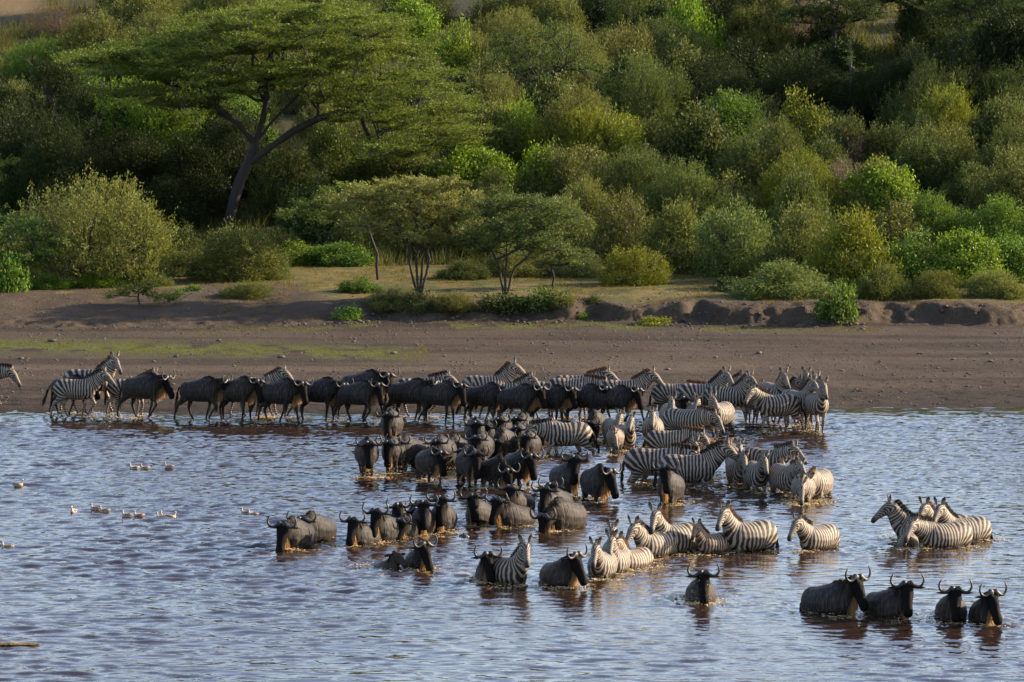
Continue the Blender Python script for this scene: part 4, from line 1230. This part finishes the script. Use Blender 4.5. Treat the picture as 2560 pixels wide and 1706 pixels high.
def place_bush(x, top, base, w, style, tint, label=None, group='bushes on the slope and bank'):
    X, Y, Zg = on_ground(x, base)
    s = F_PX / Y
    wm, hm = w / s, (base - top) / s
    hm *= 1.04
    sz = 's' if wm < 2.0 else ('m' if wm < 4.6 else 'l')
    lst = TPL[(style, sz)]
    r_, h_, fol, stm = lst[int(vg.integers(len(lst)))]
    root = empty('bush' if sz != 's' else 'shrub', (X, Y, Zg - .06), vg.random() * 6.28, (wm / (2 * r_), wm / (2 * r_), hm / h_))
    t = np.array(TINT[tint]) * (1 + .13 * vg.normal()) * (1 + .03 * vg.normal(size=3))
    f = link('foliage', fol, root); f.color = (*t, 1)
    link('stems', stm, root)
    tag(root, label, 'bush' if sz != 's' else 'shrub', group)
for b_ in BUSHES: place_bush(*b_)

fg = np.random.default_rng(51)
RELS, USED, ANCH = {}, set(), []
STOPW = set('in at on left right under above behind below beside over between with just of seen glowing dominating that by before around and standing growing hiding touching filling from like alone next'.split())
_sh = {}
for b_ in BUSHES:
    w_ = []
    for q_ in b_[6].split():
        if q_ in STOPW: break
        w_.append(q_)
    _sh.setdefault(' '.join(w_), []).append(b_)
ANCH = [(v[0][0], (v[0][1] + v[0][2]) / 2, k) for k, v in _sh.items() if len(v) == 1 and len(k.split()) >= 2]
def filler_label(x, y, word):
    for ax_, ay_, nm in sorted(ANCH, key=lambda a: (a[0] - x) ** 2 + (a[1] - y) ** 2):
        dx, dy = x - ax_, y - ay_
        rel = ('right of' if dx > 0 else 'left of') if abs(dx) > abs(dy) * 1.3 else ('above' if dy < 0 else 'below')
        if (rel, nm) in USED: continue
        USED.add((rel, nm))
        return '%s bush %s the %s' % (word, rel, nm)
for by in range(58, 700, 62):
    for bx in range(-60, 2640, 215):
        x = bx + fg.normal() * 60; b = by + fg.normal() * 20
        if x < 230 and b < 200: continue
        if 480 < x < 800 and 500 < b < 650: continue
        if 2110 < x < 2240 and 60 < b < 205: continue
        if b > 655 - 20 * (x < 2000) and x > 450: continue
        w = 150 + 110 * fg.random(); h = w * (.6 + .35 * fg.random())
        tint = 'dark' if (b < 330 and x > 1750) or (x < 620 and 250 < b < 600) else ('mid' if fg.random() < .55 else 'olive')  # shaded zones upper right and beside the umbrella tree get painted-in dark leaves
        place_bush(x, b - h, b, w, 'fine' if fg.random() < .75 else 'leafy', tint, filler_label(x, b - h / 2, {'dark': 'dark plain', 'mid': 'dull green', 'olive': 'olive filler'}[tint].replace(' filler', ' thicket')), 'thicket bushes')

# ---- trees: limbs grown towards points in the crown
def grow(trunk, targets, r_tip, g=rng, scaffold=()):
    nodes = [np.array(p, float) for p in trunk]; parent = [-1] + list(range(len(trunk) - 1))
    for at_, pl in scaffold:
        pj = at_
        for q in pl:
            nodes.append(np.array(q, float)); parent.append(pj); pj = len(nodes) - 1
    N = nodes[:]
    tb = np.array(trunk[-1], float)
    order = np.argsort([np.linalg.norm(t - tb) for t in targets])
    tips = []
    for i in order:
        t = targets[i]
        A = np.array(N)
        dv = t - A
        dist = np.linalg.norm(dv, axis=1) + np.maximum(0, A[:, 2] - t[2]) * 1.2 + 3.0 * (np.arange(len(A)) < len(trunk) - 2)
        j = int(np.argmin(dist))
        L = np.linalg.norm(t - A[j]); k = max(2, int(L / .55))
        a = A[j]; mid = (a + t) / 2 + np.array([0, 0, -.10 * L]) + g.normal(size=3) * .07 * L
        pth = bez(a, mid, t, k + 1)[1:]
        pj = j
        for q in pth:
            N.append(q); parent.append(pj); pj = len(N) - 1
        tips.append(pj)
    par = np.array(parent); w = np.zeros(len(N))
    for tnode in tips: w[tnode] += 1
    for i in range(len(N) - 1, 0, -1):
        w[par[i]] += w[i]
    r = r_tip * np.sqrt(np.maximum(w, 1)) ** .92
    return np.array(N), par, r

def limbs_mesh(N, par, r, ns=6):
    V, F, o = [], [], 0
    ch = {}
    for i in range(1, len(N)): ch.setdefault(par[i], []).append(i)
    starts = [(par[i], i) for i in range(1, len(N)) if par[i] < 0 or i != max(ch[par[i]], key=lambda k: r[k])]
    chains = []
    def follow(p, i):
        c = [p, i]
        while i in ch:
            i = max(ch[i], key=lambda k: r[k]); c.append(i)
        return c
    chains.append(follow(0, max(ch[0], key=lambda k: r[k])))
    for p, i in starts:
        chains.append(follow(p, i))
    parts = []
    for c in chains:
        rr = r[c].copy(); rr[0] = min(rr[0], rr[1] * 1.15) if len(rr) > 1 else rr[0]
        parts.append(tube_np(N[c], rr, None, ns))
    return join_geo(parts)

def sprays(targets, rad, n_tw, n_lf, ll, lw, flat, g, rise=.18):
    n = len(targets)
    a = g.random((n, n_tw)) * 2 * np.pi
    D = np.stack([np.cos(a), np.sin(a), rise + flat * g.normal(size=a.shape)], -1); D = unit(D)
    L = rad * (.5 + .7 * g.random((n, n_tw)))
    t = g.random((n, n_tw, n_lf))
    B = targets[:, None, None] + D[:, :, None] * (L[..., None] * t)[..., None] + g.normal(size=(n, n_tw, n_lf, 3)) * np.array([.05, .05, .035])
    LD = unit(D[:, :, None] * .8 + g.normal(size=B.shape) * np.array([.6, .6, .35]) + np.array([0, 0, .15]))
    vary = (.3 + .35 * g.random((n, n_tw)))[..., None] + .2 * (t - .3) + .12 * g.normal(size=t.shape)
    return leaves(B.reshape(-1, 3), LD.reshape(-1, 3), ll, lw, g, vary.ravel())

def acacia(name, base_px, blobs, trunk, label, tint, seed, r_tip=.012, dens=1.0, bark=None, depth=.8, twig_r=.55, cat='tree', nper=10, group=None, rise=.3, flat=.28, stems=1, leafsz=1.0, scaffold=()):
    """blobs: (x, z, rx, rz) in metres from the trunk foot; trunk: list of (x, y, z)"""
    g = np.random.default_rng(seed)
    X, Y, Zg = on_ground(*base_px)
    root = empty(name, (X, Y, Zg - .05))
    tag(root, label, cat, group)
    T = []
    for bx, bz, rx, rz in blobs:
        n = max(3, int(nper * rx * 1.3))
        yy = g.normal(size=n) * depth * (1.0 + .25 * rx)
        T.append(np.stack([bx + g.uniform(-1, 1, n) * rx, yy, bz + g.uniform(-1, 1, n) * rz * .8 + .25 * rz], 1))
    T = np.concatenate(T)
    parts = []
    for s_ in range(stems):
        off = np.array([(s_ - (stems - 1) / 2) * .17 + g.normal() * .03, g.normal() * .1, 0]) if stems > 1 else np.zeros(3)
        tr = [np.array(p, float) + off * (.25 + .55 * i) for i, p in enumerate(trunk)]
        Ts = T[s_::stems]
        N, par, r = grow(tr, list(Ts), r_tip, g=g, scaffold=scaffold)
        r[0] *= 1.25
        parts.append(limbs_mesh(N, par, r))
    v, q, t = join_geo(parts)
    link('trunk', mesh_np('trunk', v, [q, t], [bark or BARK]), root)
    V, F, vr = sprays(T, twig_r, int(9 * dens), int(16 * dens ** .5), .11 * leafsz, .020 * leafsz, flat, g, rise)
    f = link('crown', mesh_np('crown', V, F, [FOL], smooth=False, attrs={'vary': vr}), root)
    f.color = (*TINT[tint], 1) if isinstance(tint, str) else (*tint, 1)
    # fine twigs
    return root

acacia('umbrella_acacia', (612, 574),
       [(-6.6, 7.7, 1.3, .35), (-5.0, 8.0, 1.5, .4), (-3.2, 8.4, 1.7, .5), (-1.2, 9.2, 2.0, .5), (1.0, 9.6, 2.1, .5), (3.2, 9.8, 2.1, .45), (5.2, 9.1, 2.0, .6),
        (6.8, 8.0, 1.6, .8), (8.1, 6.6, 1.4, .9), (9.2, 5.2, 1.1, .8), (-4.2, 6.9, 1.5, .5), (-2.4, 7.6, 1.6, .5), (0, 8.3, 2.0, .5), (2.4, 8.6, 2.2, .6), (4.6, 7.7, 1.9, .7),
        (6.4, 6.3, 1.7, .7), (-3.4, 5.9, 1.1, .4), (-1.6, 6.7, 1.2, .4), (7.7, 4.9, 1.2, .7), (5.6, 5.2, 1.2, .5), (1.0, 7.2, 1.0, .3), (-5.8, 7.2, 1.1, .3), (-2.2, 5.6, 1.2, .5), (2.2, 6.9, 1.4, .6), (4.2, 6.2, 1.4, .7), (8.9, 3.9, 1.0, .6), (7.0, 3.6, 1.2, .5), (-4.9, 6.2, .9, .3), (9.9, 4.2, .8, .6), (0.2, 6.4, 1.0, .4)],
       [(-.75, 0, 0), (-.62, 0, .8), (-.45, 0, 1.5), (-.2, .05, 2.3), (.15, .1, 3.0)],
       'huge umbrella shaped acacia with dark leaning trunk on the left slope', (1.15, 1.15, .85), 31, r_tip=.0105, dens=1.7, rise=.14, flat=.13, depth=1.9, twig_r=1.0, nper=18, leafsz=1.05,
       scaffold=[(4, [(.5, .2, 3.9), (.8, .3, 4.9), (1.0, .3, 5.9), (1.0, .2, 6.9)]), (4, [(1.1, -.2, 3.7), (2.2, -.4, 4.5), (3.4, -.5, 5.1), (4.8, -.4, 5.5), (6.0, -.2, 5.9)]),
                 (5, [(1.2, .1, 4.9), (2.2, .3, 5.9), (3.0, .5, 6.8), (3.6, .6, 7.6)]), (5, [(-.3, -.3, 4.9), (-1.4, -.6, 5.8), (-2.6, -.6, 6.4), (-4.0, -.4, 6.9)])])
acacia('flat_topped_acacia', (1050, 738),
       [(-2.6, 3.5, .9, .35), (-1.7, 3.9, .9, .35), (-.7, 4.2, .9, .3), (.4, 4.35, .9, .3), (1.2, 4.1, .7, .35), (1.7, 3.7, .5, .3), (-1.9, 3.1, .8, .35), (-.8, 3.5, .9, .35), (.4, 3.6, .9, .35), (1.4, 3.2, .7, .35), (-.2, 2.9, .8, .3), (.8, 2.8, .6, .2), (-1.3, 2.7, .5, .2), (-.5, 2.3, .7, .25), (.7, 2.3, .7, .25), (1.7, 2.6, .6, .25), (-2.4, 2.7, .6, .25)],
       [(0, 0, 0), (-.02, 0, .45), (.0, 0, .9), (.02, 0, 1.5)],
       'central flat topped acacia with a bundle of straight stems on the bank', (1.75, 1.40, 1.7), 32, r_tip=.0075, dens=1.0, depth=.75, twig_r=.42, nper=16, stems=4, bark=BARK)
acacia('flat_topped_acacia', (1262, 744),
       [(-1.2, 3.1, .8, .3), (-.3, 3.5, .9, .3), (.7, 3.6, .9, .3), (1.6, 3.4, .8, .3), (2.4, 3.0, .6, .3), (-.9, 2.6, .6, .3), (0, 2.9, .8, .3), (1.0, 2.9, .8, .3), (1.8, 2.6, .6, .25), (.2, 2.3, .6, .25), (-1.6, 2.2, .5, .2), (1.2, 2.2, .5, .2), (-1.0, 1.9, .6, .25), (.7, 1.8, .6, .25), (1.9, 2.0, .6, .25)],
       [(0, 0, 0), (.02, 0, .4), (.0, 0, .8), (.05, 0, 1.2)],
       'right hand grey green acacia with three slim stems on the bank', (.95, .98, 1.3), 33, r_tip=.0075, dens=.95, depth=.7, twig_r=.42, nper=15, stems=3)
acacia('leaning_acacia', (945, 700),
       [(-2.6, 3.0, .8, .3), (-1.8, 3.4, .8, .3), (-.9, 3.7, .8, .3), (-3.3, 2.6, .6, .2), (-1.2, 3.0, .9, .3), (-2.2, 2.6, .6, .2), (-.2, 3.4, .6, .3)],
       [(0, 0, 0), (-.05, 0, .6), (-.02, 0, 1.1), (-.25, 0, 1.7)],
       'small leaning acacia with crooked pale trunk left of the central acacia', (1.05, 1.05, .9), 34, r_tip=.008, dens=.9, depth=.6, twig_r=.45, nper=12)
acacia('small_acacia', (1385, 720),
       [(-.7, 1.2, .5, .2), (.1, 1.5, .6, .2), (.9, 1.4, .5, .2), (.4, 1.1, .5, .2), (-.3, .9, .4, .15)],
       [(0, 0, 0), (-.05, 0, .2), (0, 0, .45)], 'smallest acacia with spreading thin stems behind the round dark shrub', (1.1, 1.05, 1.25), 35, r_tip=.008, dens=.8, depth=.4, twig_r=.3, nper=14)
acacia('slender_forked_tree', (1358, 345),
       [(-2.2, 3.9, .8, .6), (-1.3, 4.7, .9, .7), (-.3, 5.3, .9, .6), (.8, 5.0, .9, .7), (1.8, 4.3, .9, .7), (2.7, 3.5, .7, .6), (-1.9, 3.1, .7, .5), (-.8, 3.8, .8, .5), (.4, 4.0, .9, .6), (1.4, 3.3, .8, .6), (3.3, 2.6, .5, .3), (.2, 2.9, .6, .4)],
       [(0, 0, 0), (-.05, 0, .6), (-.05, 0, 1.1), (0, 0, 1.5)],
       'slender dark trunked tree forking into a wide V high on the slope', (.75, .85, .85), 36, r_tip=.015, dens=.8, depth=1.0, twig_r=.6, nper=10, stems=2)
acacia('left_edge_acacia', (62, 722),
       [(-.9, 2.3, .6, .3), (-.1, 2.6, .7, .3), (.7, 2.3, .6, .3), (1.3, 1.9, .5, .25), (-1.3, 1.8, .5, .25), (-.2, 1.9, .8, .3), (.8, 1.5, .6, .25), (.1, 1.2, .6, .25), (-.8, 1.2, .5, .25)],
       [(0, 0, 0), (0, 0, .4), (.05, 0, .9)], 'little blue green acacia in front of the left side of the big round bush', (.75, .95, 1.0), 37, r_tip=.010, dens=.9, depth=.6, twig_r=.4, nper=12)
acacia('edge_branch_tree', (-70, 640),
       [(.6, 3.8, .7, .2), (1.3, 4.1, .5, .2), (0, 4.2, .8, .3), (-1, 4.4, .9, .3), (-.6, 3.6, .8, .3), (.9, 3.4, .4, .15)],
       [(-.4, 0, 0), (-.4, 0, .9), (-.3, 0, 1.8), (-.2, 0, 2.6)], 'acacia standing left of the frame with one branch tip reaching in', (1.2, 1.25, .85), 38, r_tip=.014, dens=.8, depth=.6, twig_r=.5, nper=10)
acacia('fallen_acacia', (345, 762),
       [(-.9, .35, .5, .15), (-.2, .5, .5, .2), (.6, .4, .6, .15), (1.2, .25, .4, .1), (.2, .7, .4, .2)],
       [(.1, 0, 0), (.05, 0, .12), (0, 0, .22)], 'low half fallen acacia sapling lying on the left mound', (1.2, 1.1, .95), 39, r_tip=.007, dens=.6, depth=.25, twig_r=.3, nper=12, cat='sapling')
acacia('spiky_tree', (2125, 330),
       [(-1.0, 2.2, .5, .3), (-.3, 2.8, .5, .4), (.1, 3.6, .35, .4), (0, 4.3, .2, .4), (.5, 2.3, .4, .3), (.6, 3.2, .3, .2), (-.6, 1.7, .4, .2)],
       [(.2, 0, 0), (.05, 0, .7), (-.05, 0, 1.4), (0, 0, 2.2), (0, 0, 3.0), (.05, 0, 4.0), (.0, 0, 5.0)],
       'narrow spiky half bare tree poking up against the dark thicket', (1.0, 1.2, .75), 40, r_tip=.013, dens=.45, depth=.4, twig_r=.4, nper=9, bark=BARK_PALE)
for (bx, by, sc_, sd2, lab) in ((2085, 190, 1.0, 41, 'dark tree at the top edge left of the pinkish bare patch'), (2290, 150, 1.05, 42, 'dark tree with hanging twigs at the top edge between the bare patches'),
                                (2480, 215, 1.25, 43, 'tall dark tree in the top right corner'), (2600, 300, 1.35, 45, 'dark tree just beyond the right edge of the slope'), (2700, 230, 1.8, 46, 'tall dark tree outside the frame to the right, upper'), (2760, 330, 1.9, 47, 'tall dark tree outside the frame to the right, lower')):
    k = sc_
    acacia('dark_tree', (bx, by), [(-1.6 * k, 4.6 * k, 1.1, .6), (0, 5.4 * k, 1.3, .7), (1.6 * k, 4.7 * k, 1.1, .7), (-1.0 * k, 3.6 * k, 1.1, .6), (.8 * k, 3.7 * k, 1.2, .6), (-.2, 2.9 * k, 1.0, .5), (2.1 * k, 3.3 * k, .8, .5), (-2.2 * k, 3.3 * k, .8, .5)],
           [(0, 0, 0), (.05, 0, .8), (-.05, 0, 1.6), (0, 0, 2.2)], lab, (.40, .48, .48), sd2, r_tip=.014, dens=1.3, depth=1.3, twig_r=.8, nper=15, group='dark trees in the top right')
# twisted dead trunk right of the umbrella crown
X, Y, Zg = on_ground(1150, 350)
root = empty('dead_tree', (X, Y, Zg)); tag(root, 'twisted pale dead trunk right of the umbrella crown', 'dead tree')
g = np.random.default_rng(3)
pp = [tube_np([(.3, 0, -.1), (.15, 0, .5), (-.1, .05, .9), (.0, 0, 1.4), (-.25, 0, 1.9), (-.1, 0, 2.4)], [.16, .13, .15, .12, .10, .05], None, 8)]
link('trunk', mesh_np('trunk', *[a for a in join_geo(pp)[:1]], [join_geo(pp)[1]], [BARK_PALE]), root)
for P in ([(-.2, 0, 1.8), (-.8, .1, 2.1), (-1.3, 0, 2.0), (-1.8, .1, 2.3)], [(-.05, 0, 1.4), (.5, 0, 1.9), (.9, .1, 1.8), (1.6, 0, 2.3)], [(-.1, 0, 2.3), (.1, 0, 2.9), (-.2, .1, 3.4)]):
    a_ = tube_np(P, .06, .015, 6)
    link('branch', mesh_np('branch', a_[0], a_[1], [BARK_PALE]), root)
# ---------------------------------------------------------------- ground cover, stones, foam
g = np.random.default_rng(21)
def blade_clumps(x, y, hgt, nb, g, spread=.10, wid=.012):
    n = len(x)
    z = ground(x, y)
    X = np.repeat(x, nb) + g.normal(size=n * nb) * spread; Yv = np.repeat(y, nb) + g.normal(size=n * nb) * spread
    Zv = np.repeat(z, nb) - .02
    H = np.repeat(hgt, nb) * (.5 + .7 * g.random(n * nb))
    lean = g.normal(size=(n * nb, 2)) * .35
    a = g.random(n * nb) * np.pi
    sx, sy = np.cos(a) * wid, np.sin(a) * wid
    b0 = np.stack([X - sx, Yv - sy, Zv], 1); b1 = np.stack([X + sx, Yv + sy, Zv], 1)
    t = np.stack([X + lean[:, 0] * H, Yv + lean[:, 1] * H, Zv + H], 1)
    V = np.stack([b0, b1, t], 1).reshape(-1, 3)
    F = np.arange(len(V)).reshape(-1, 3)
    vr = np.repeat(np.clip(np.repeat(.2 + .6 * g.random(n), nb) + .15 * g.normal(size=n * nb), 0, 1), 3)
    return V, F, vr
def scatter(n, x0, x1, y0, y1, keep):
    x = g.uniform(x0, x1, n); y = g.uniform(y0, y1, n)
    m = keep(x, y)
    return x[m], y[m]
# slope undergrowth
x, y = scatter(26000, -36, 36, 190, 318, lambda x, y: (np.abs(x) < y * .125) & (fbm(x * .3, y * .2, 81, 3) > .44) & ~((x < -.105 * y) & (y > 265)))
V, F, vr = blade_clumps(x, y, .35 + .5 * g.random(len(x)), 12, g, .22, .022)
tag(link('undergrowth', mesh_np('undergrowth', V, F, [GRASS], smooth=False, attrs={'vary': vr})), 'low scrub and grass covering the slope between the bushes', 'undergrowth', kind='stuff')
# grass flat behind the bank
x, y = scatter(15000, -25, 25, 167, 200, lambda x, y: (y - bank_y(x) > 1.0) & (fbm(x * .5, y * .3, 83, 3) > .40 + .1 * (y - bank_y(x) < 6)))
V, F, vr = blade_clumps(x, y, .05 + .13 * g.random(len(x)) ** 2 + .1 * (g.random(len(x)) < .04), 8, g, .10, .011)
o = tag(link('dry_grass', mesh_np('dry_grass', V, F, [GRASS], smooth=False, attrs={'vary': vr})), 'short golden grass on the flat behind the bank', 'grass', kind='stuff')
o.color = (1.35, 1.0, .8, 1)
# sparse green film of grass at the foot of the bank
def film(x, y):
    b = y - bank_y(x); n_ = fbm(x * .5, y * .35, 61, 4)
    a = np.exp(-((b + 2.0) / .7) ** 2) * (np.abs(x - 1) < 13); c = np.exp(-((y - 157.2 + .18 * (x + 9)) / 2.2) ** 2) * (x < -3)
    return (np.maximum(a, c) * sstep(.36, .52, n_) > g.random(len(x)) * .9)
x, y = scatter(60000, -24, 22, 150, 170, film)
V, F, vr = blade_clumps(x, y, .03 + .05 * g.random(len(x)), 5, g, .05, .010)
o = tag(link('shore_grass', mesh_np('shore_grass', V, F, [GRASS], smooth=False, attrs={'vary': vr})), 'thin green grass film on the bare shore below the bank', 'grass', kind='stuff')
o.color = (1.3, 1.3, .8, 1)

# stones
STONE = plain('stone', (.035, .028, .023), (.11, .088, .072), 9, .9)
def rock(seed, n=22):
    gg = np.random.default_rng(seed)
    P = unit(gg.normal(size=(n, 3))) * (.75 + .4 * gg.random((n, 1))) * np.array([1, .85, .6])
    import bmesh
    bm = bmesh.new()
    for p_ in P: bm.verts.new(p_)
    bmesh.ops.convex_hull(bm, input=bm.verts)
    bmesh.ops.delete(bm, geom=[v for v in bm.verts if not v.link_faces], context='VERTS')
    bmesh.ops.triangulate(bm, faces=bm.faces)
    bm.verts.index_update()
    V = np.array([v.co[:] for v in bm.verts]); F = np.array([[v.index for v in f.verts] for f in bm.faces])
    bm.free()
    return V, F
rocks = [rock(i) for i in range(6)]
def scatter_rocks(name, xs, ys, zs, ss, mat, label, rocks=rocks, flat=None):
    Vs, Fs, o = [], [], 0
    for i in range(len(xs)):
        V, F = rocks[i % 6]
        a = g.random() * 6.28; c, s = math.cos(a), math.sin(a)
        V = V @ np.array([[c, s, 0], [-s, c, 0], [0, 0, 1 if flat is None else flat[i]]]) * ss[i] + np.array([xs[i], ys[i], zs[i]])
        Vs.append(V); Fs.append(F + o); o += len(V)
    return tag(link(name, mesh_np(name, np.concatenate(Vs), np.concatenate(Fs), [mat], smooth=False)), label[0], label[1], kind='stuff')
x, y = scatter(9000, -22, 22, 140, 176, lambda x, y: (y > shore_y(x) + .6) & (fbm(x * .4, y * .3, 91, 3) > .34))
scatter_rocks('gravel', x, y, ground(x, y) + .004, .018 + .045 * g.random(len(x)) ** 4 + .012 * g.random(len(x)), STONE, ('small stones strewn over the bare shore', 'gravel'))
x, y = scatter(5000, -22, 22, 160, 174, lambda x, y: (y - bank_y(x) > -1.6) & (y - bank_y(x) < 1.4) & (x > -9) & (fbm(x * .6, y * .6, 95, 3) > .42))
x, y = x[:900], y[:900]
scatter_rocks('crumbled_earth', x, y, ground(x, y) + .01, .03 + .10 * g.random(len(x)) ** 2.5, plain('crumbled_earth', (.045, .032, .023), (.10, .072, .050), 6, .95), ('clods of earth crumbled from the eroded bank', 'earth clods'))
CLODS = [(130, 855, .16), (385, 905, .09), (440, 893, .10), (52, 898, .13), (547, 853, .11), (702, 895, .16), (985, 885, .13), (1110, 892, .09), (888, 848, .08), (1545, 868, .08), (1790, 895, .10),
         (1672, 925, .13), (1897, 885, .15), (2300, 886, .12), (2002, 818, .12), (2140, 812, .12), (2490, 836, .12), (2468, 886, .13), (2476, 905, .10), (2105, 928, .09), (2200, 905, .08), (2383, 900, .11), (1380, 885, .08),
         (1185, 906, .08), (2330, 955, .09), (2140, 975, .08), (660, 955, .08), (432, 962, .09), (2420, 935, .08), (2250, 850, .07)]
STONE_LABELS = ['dark clod above the rump of the leftmost zebra group', 'small dark stone at the left, above the first full wildebeest', 'second small stone close right of the one above the first wildebeest', 'dark rounded clod near the left edge behind the cut off zebra', 'small stone under the right end of the left grass strip', 'pointed dark clod above the splashing shore wildebeest', 'small stone above the two wildebeest walking in step, nearest the herd', 'dark stone right above the gap wildebeest and its orange beard', 'small clod above the large zebra with dark crest', 'small pebble sized stone far back in the middle left shore', 'tiny stone far back in the middle of the shore', 'small dark stone above the last dark shore wildebeest', 'dark stone just above the brown maned zebra', 'rounded stone over the right hand standing zebras', 'dark stone at the right, midway up the shore', 'stone at the foot of the overhanging green shrub', 'stone just right of the one under the overhanging shrub', 'dark stone at the far right near the bank foot', 'dark flat stone at the far right, nearer the herd', 'small stone just below the flat one at the far right', 'small stone close right of the rightmost shore zebra head', 'stone on the empty shore right of the zebra group, upper', 'larger dark stone on the empty right hand shore', 'small stone above the droplet covered wildebeest', 'small stone above the tallest crested zebra, nearest it', 'small stone low on the right hand shore near the waterline, right', 'small stone low on the right hand shore near the waterline, left', 'small stone between two shore wildebeest rumps at left centre', 'small stone between first full wildebeest and lifted foreleg one', 'small stone closest to the waterline at the far right']
cm_ = [mesh_np('stone', rocks[i][0], rocks[i][1], [STONE], smooth=False) for i in range(6)]
for i, (px, py, s_) in enumerate(CLODS):
    X, Y, Zg = on_ground(px, py, 130, 200)
    o = link('stone', cm_[i % 6]); o.location = (X, Y, Zg + .2 * s_); o.scale = (s_ * 1.1, s_, s_ * .8); o.rotation_euler = (0, 0, i * 1.7)
    tag(o, STONE_LABELS[i], 'stone', 'dark stones on the shore')

# foam and splashes where legs and bodies break the surface
M = Mat('splash')
p = M.n('ShaderNodeBsdfPrincipled', {'Base Color': (.76, .63, .38, 1), 'Roughness': .25, 'Specular IOR Level': .5})
tr = M.n('ShaderNodeBsdfTranslucent', {'Color': (.80, .62, .32, 1)})
SPLASH = M.surf(M.n('ShaderNodeMixShader', {0: .5, 1: p.outputs[0], 2: tr.outputs[0]}).outputs[0])
xs, ys, zs, ss, fl_ = [], [], [], [], []
for (kind, px, py, head, depth, hy, pose, gait, size, label) in HERD:
    ax, ay = on_water(px, py)
    if ay > shore_y(ax) or abs(ax) > 19: continue
    hd_ = np.array([math.cos(R(head)), math.sin(R(head))]); sd_ = np.array([-hd_[1], hd_[0]])
    spl = 1.9 if any(k in label for k in ('splash', 'foam', 'kick', 'drops')) else 1.0
    nc = int((5 if depth < .3 else 6) + g.integers(0, 6) * spl)
    for _ in range(nc):
        if depth < .3:
            L, Wd = g.choice([-.5, -.35, .35, .5]), g.choice([-.13, .13])
        else:
            a = g.random() * 2 * np.pi
            L, Wd = (.60 + .12 * g.random(), g.normal() * .2) if g.random() < .4 else (math.cos(a) * .64, math.sin(a) * .36)
        cx = ax + hd_[0] * L + sd_[0] * Wd; cy = ay + hd_[1] * L + sd_[1] * Wd - .20
        n = int(g.integers(24, 64) * spl)
        px_ = cx + g.normal(size=n) * .17; py_ = cy + g.normal(size=n) * .10
        up = g.random(n) < (.30 if spl > 1 else .14)
        for i in range(n):
            xs.append(px_[i]); ys.append(py_[i])
            h_ = abs(g.normal()) * (.19 if spl > 1 else .08) if up[i] else .007
            zs.append(water_z(px_[i], py_[i]) + h_)
            ss.append(.006 + .008 * g.random() if up[i] else .012 + .036 * g.random() ** 1.6)
            fl_.append(1.2 if up[i] else .42)
drops = [rock(40 + i, 8) for i in range(6)]
scatter_rocks('foam', np.array(xs), np.array(ys), np.array(zs), np.array(ss), SPLASH, ('yellowish foam and drops thrown up around the wading herd', 'foam'), drops, fl_)

# floating weed at the lower left and a wet stone between the wading lines
def lump(name, px, py, L, Wd, H_, mat, label, cat, seed, sink=.4):
    gg = np.random.default_rng(seed); nx_, ny_ = 40, 14
    u, v = np.meshgrid(np.linspace(-1, 1, nx_), np.linspace(-1, 1, ny_))
    X = u * L / 2; Y = v * Wd / 2 * np.sqrt(np.clip(1 - .85 * u * u, .02, 1))
    Z_ = H_ * (np.sqrt(np.clip(1 - u * u, 0, 1)) * np.sqrt(np.clip(1 - v * v, 0, 1)) * (.45 + 1.1 * fbm(u * 4 + seed, v * 2, seed, 3)) - sink)
    bx, by = on_water(px, py)
    o = link(name, mesh_np(name, np.stack([X.ravel(), Y.ravel(), Z_.ravel()], 1), grid_faces(nx_, ny_), [mat]))
    o.location = (bx, by, water_z(bx, by) + .01)
    tag(o, label, cat)
lump('floating_weed', 28, 1612, 1.15, .34, .038, plain('wet_weed', (.04, .024, .008), (.24, .14, .02), 14, .35), 'golden brown clump of weed floating at the lower left edge', 'water weed', 3, .35)
lump('wet_rock', 1160, 1342, .26, .2, .11, plain('wet_rock', (.02, .018, .016), (.05, .042, .036), 9, .25), 'small dark wet rock breaking the surface between the two wading lines', 'rock', 5, .3)
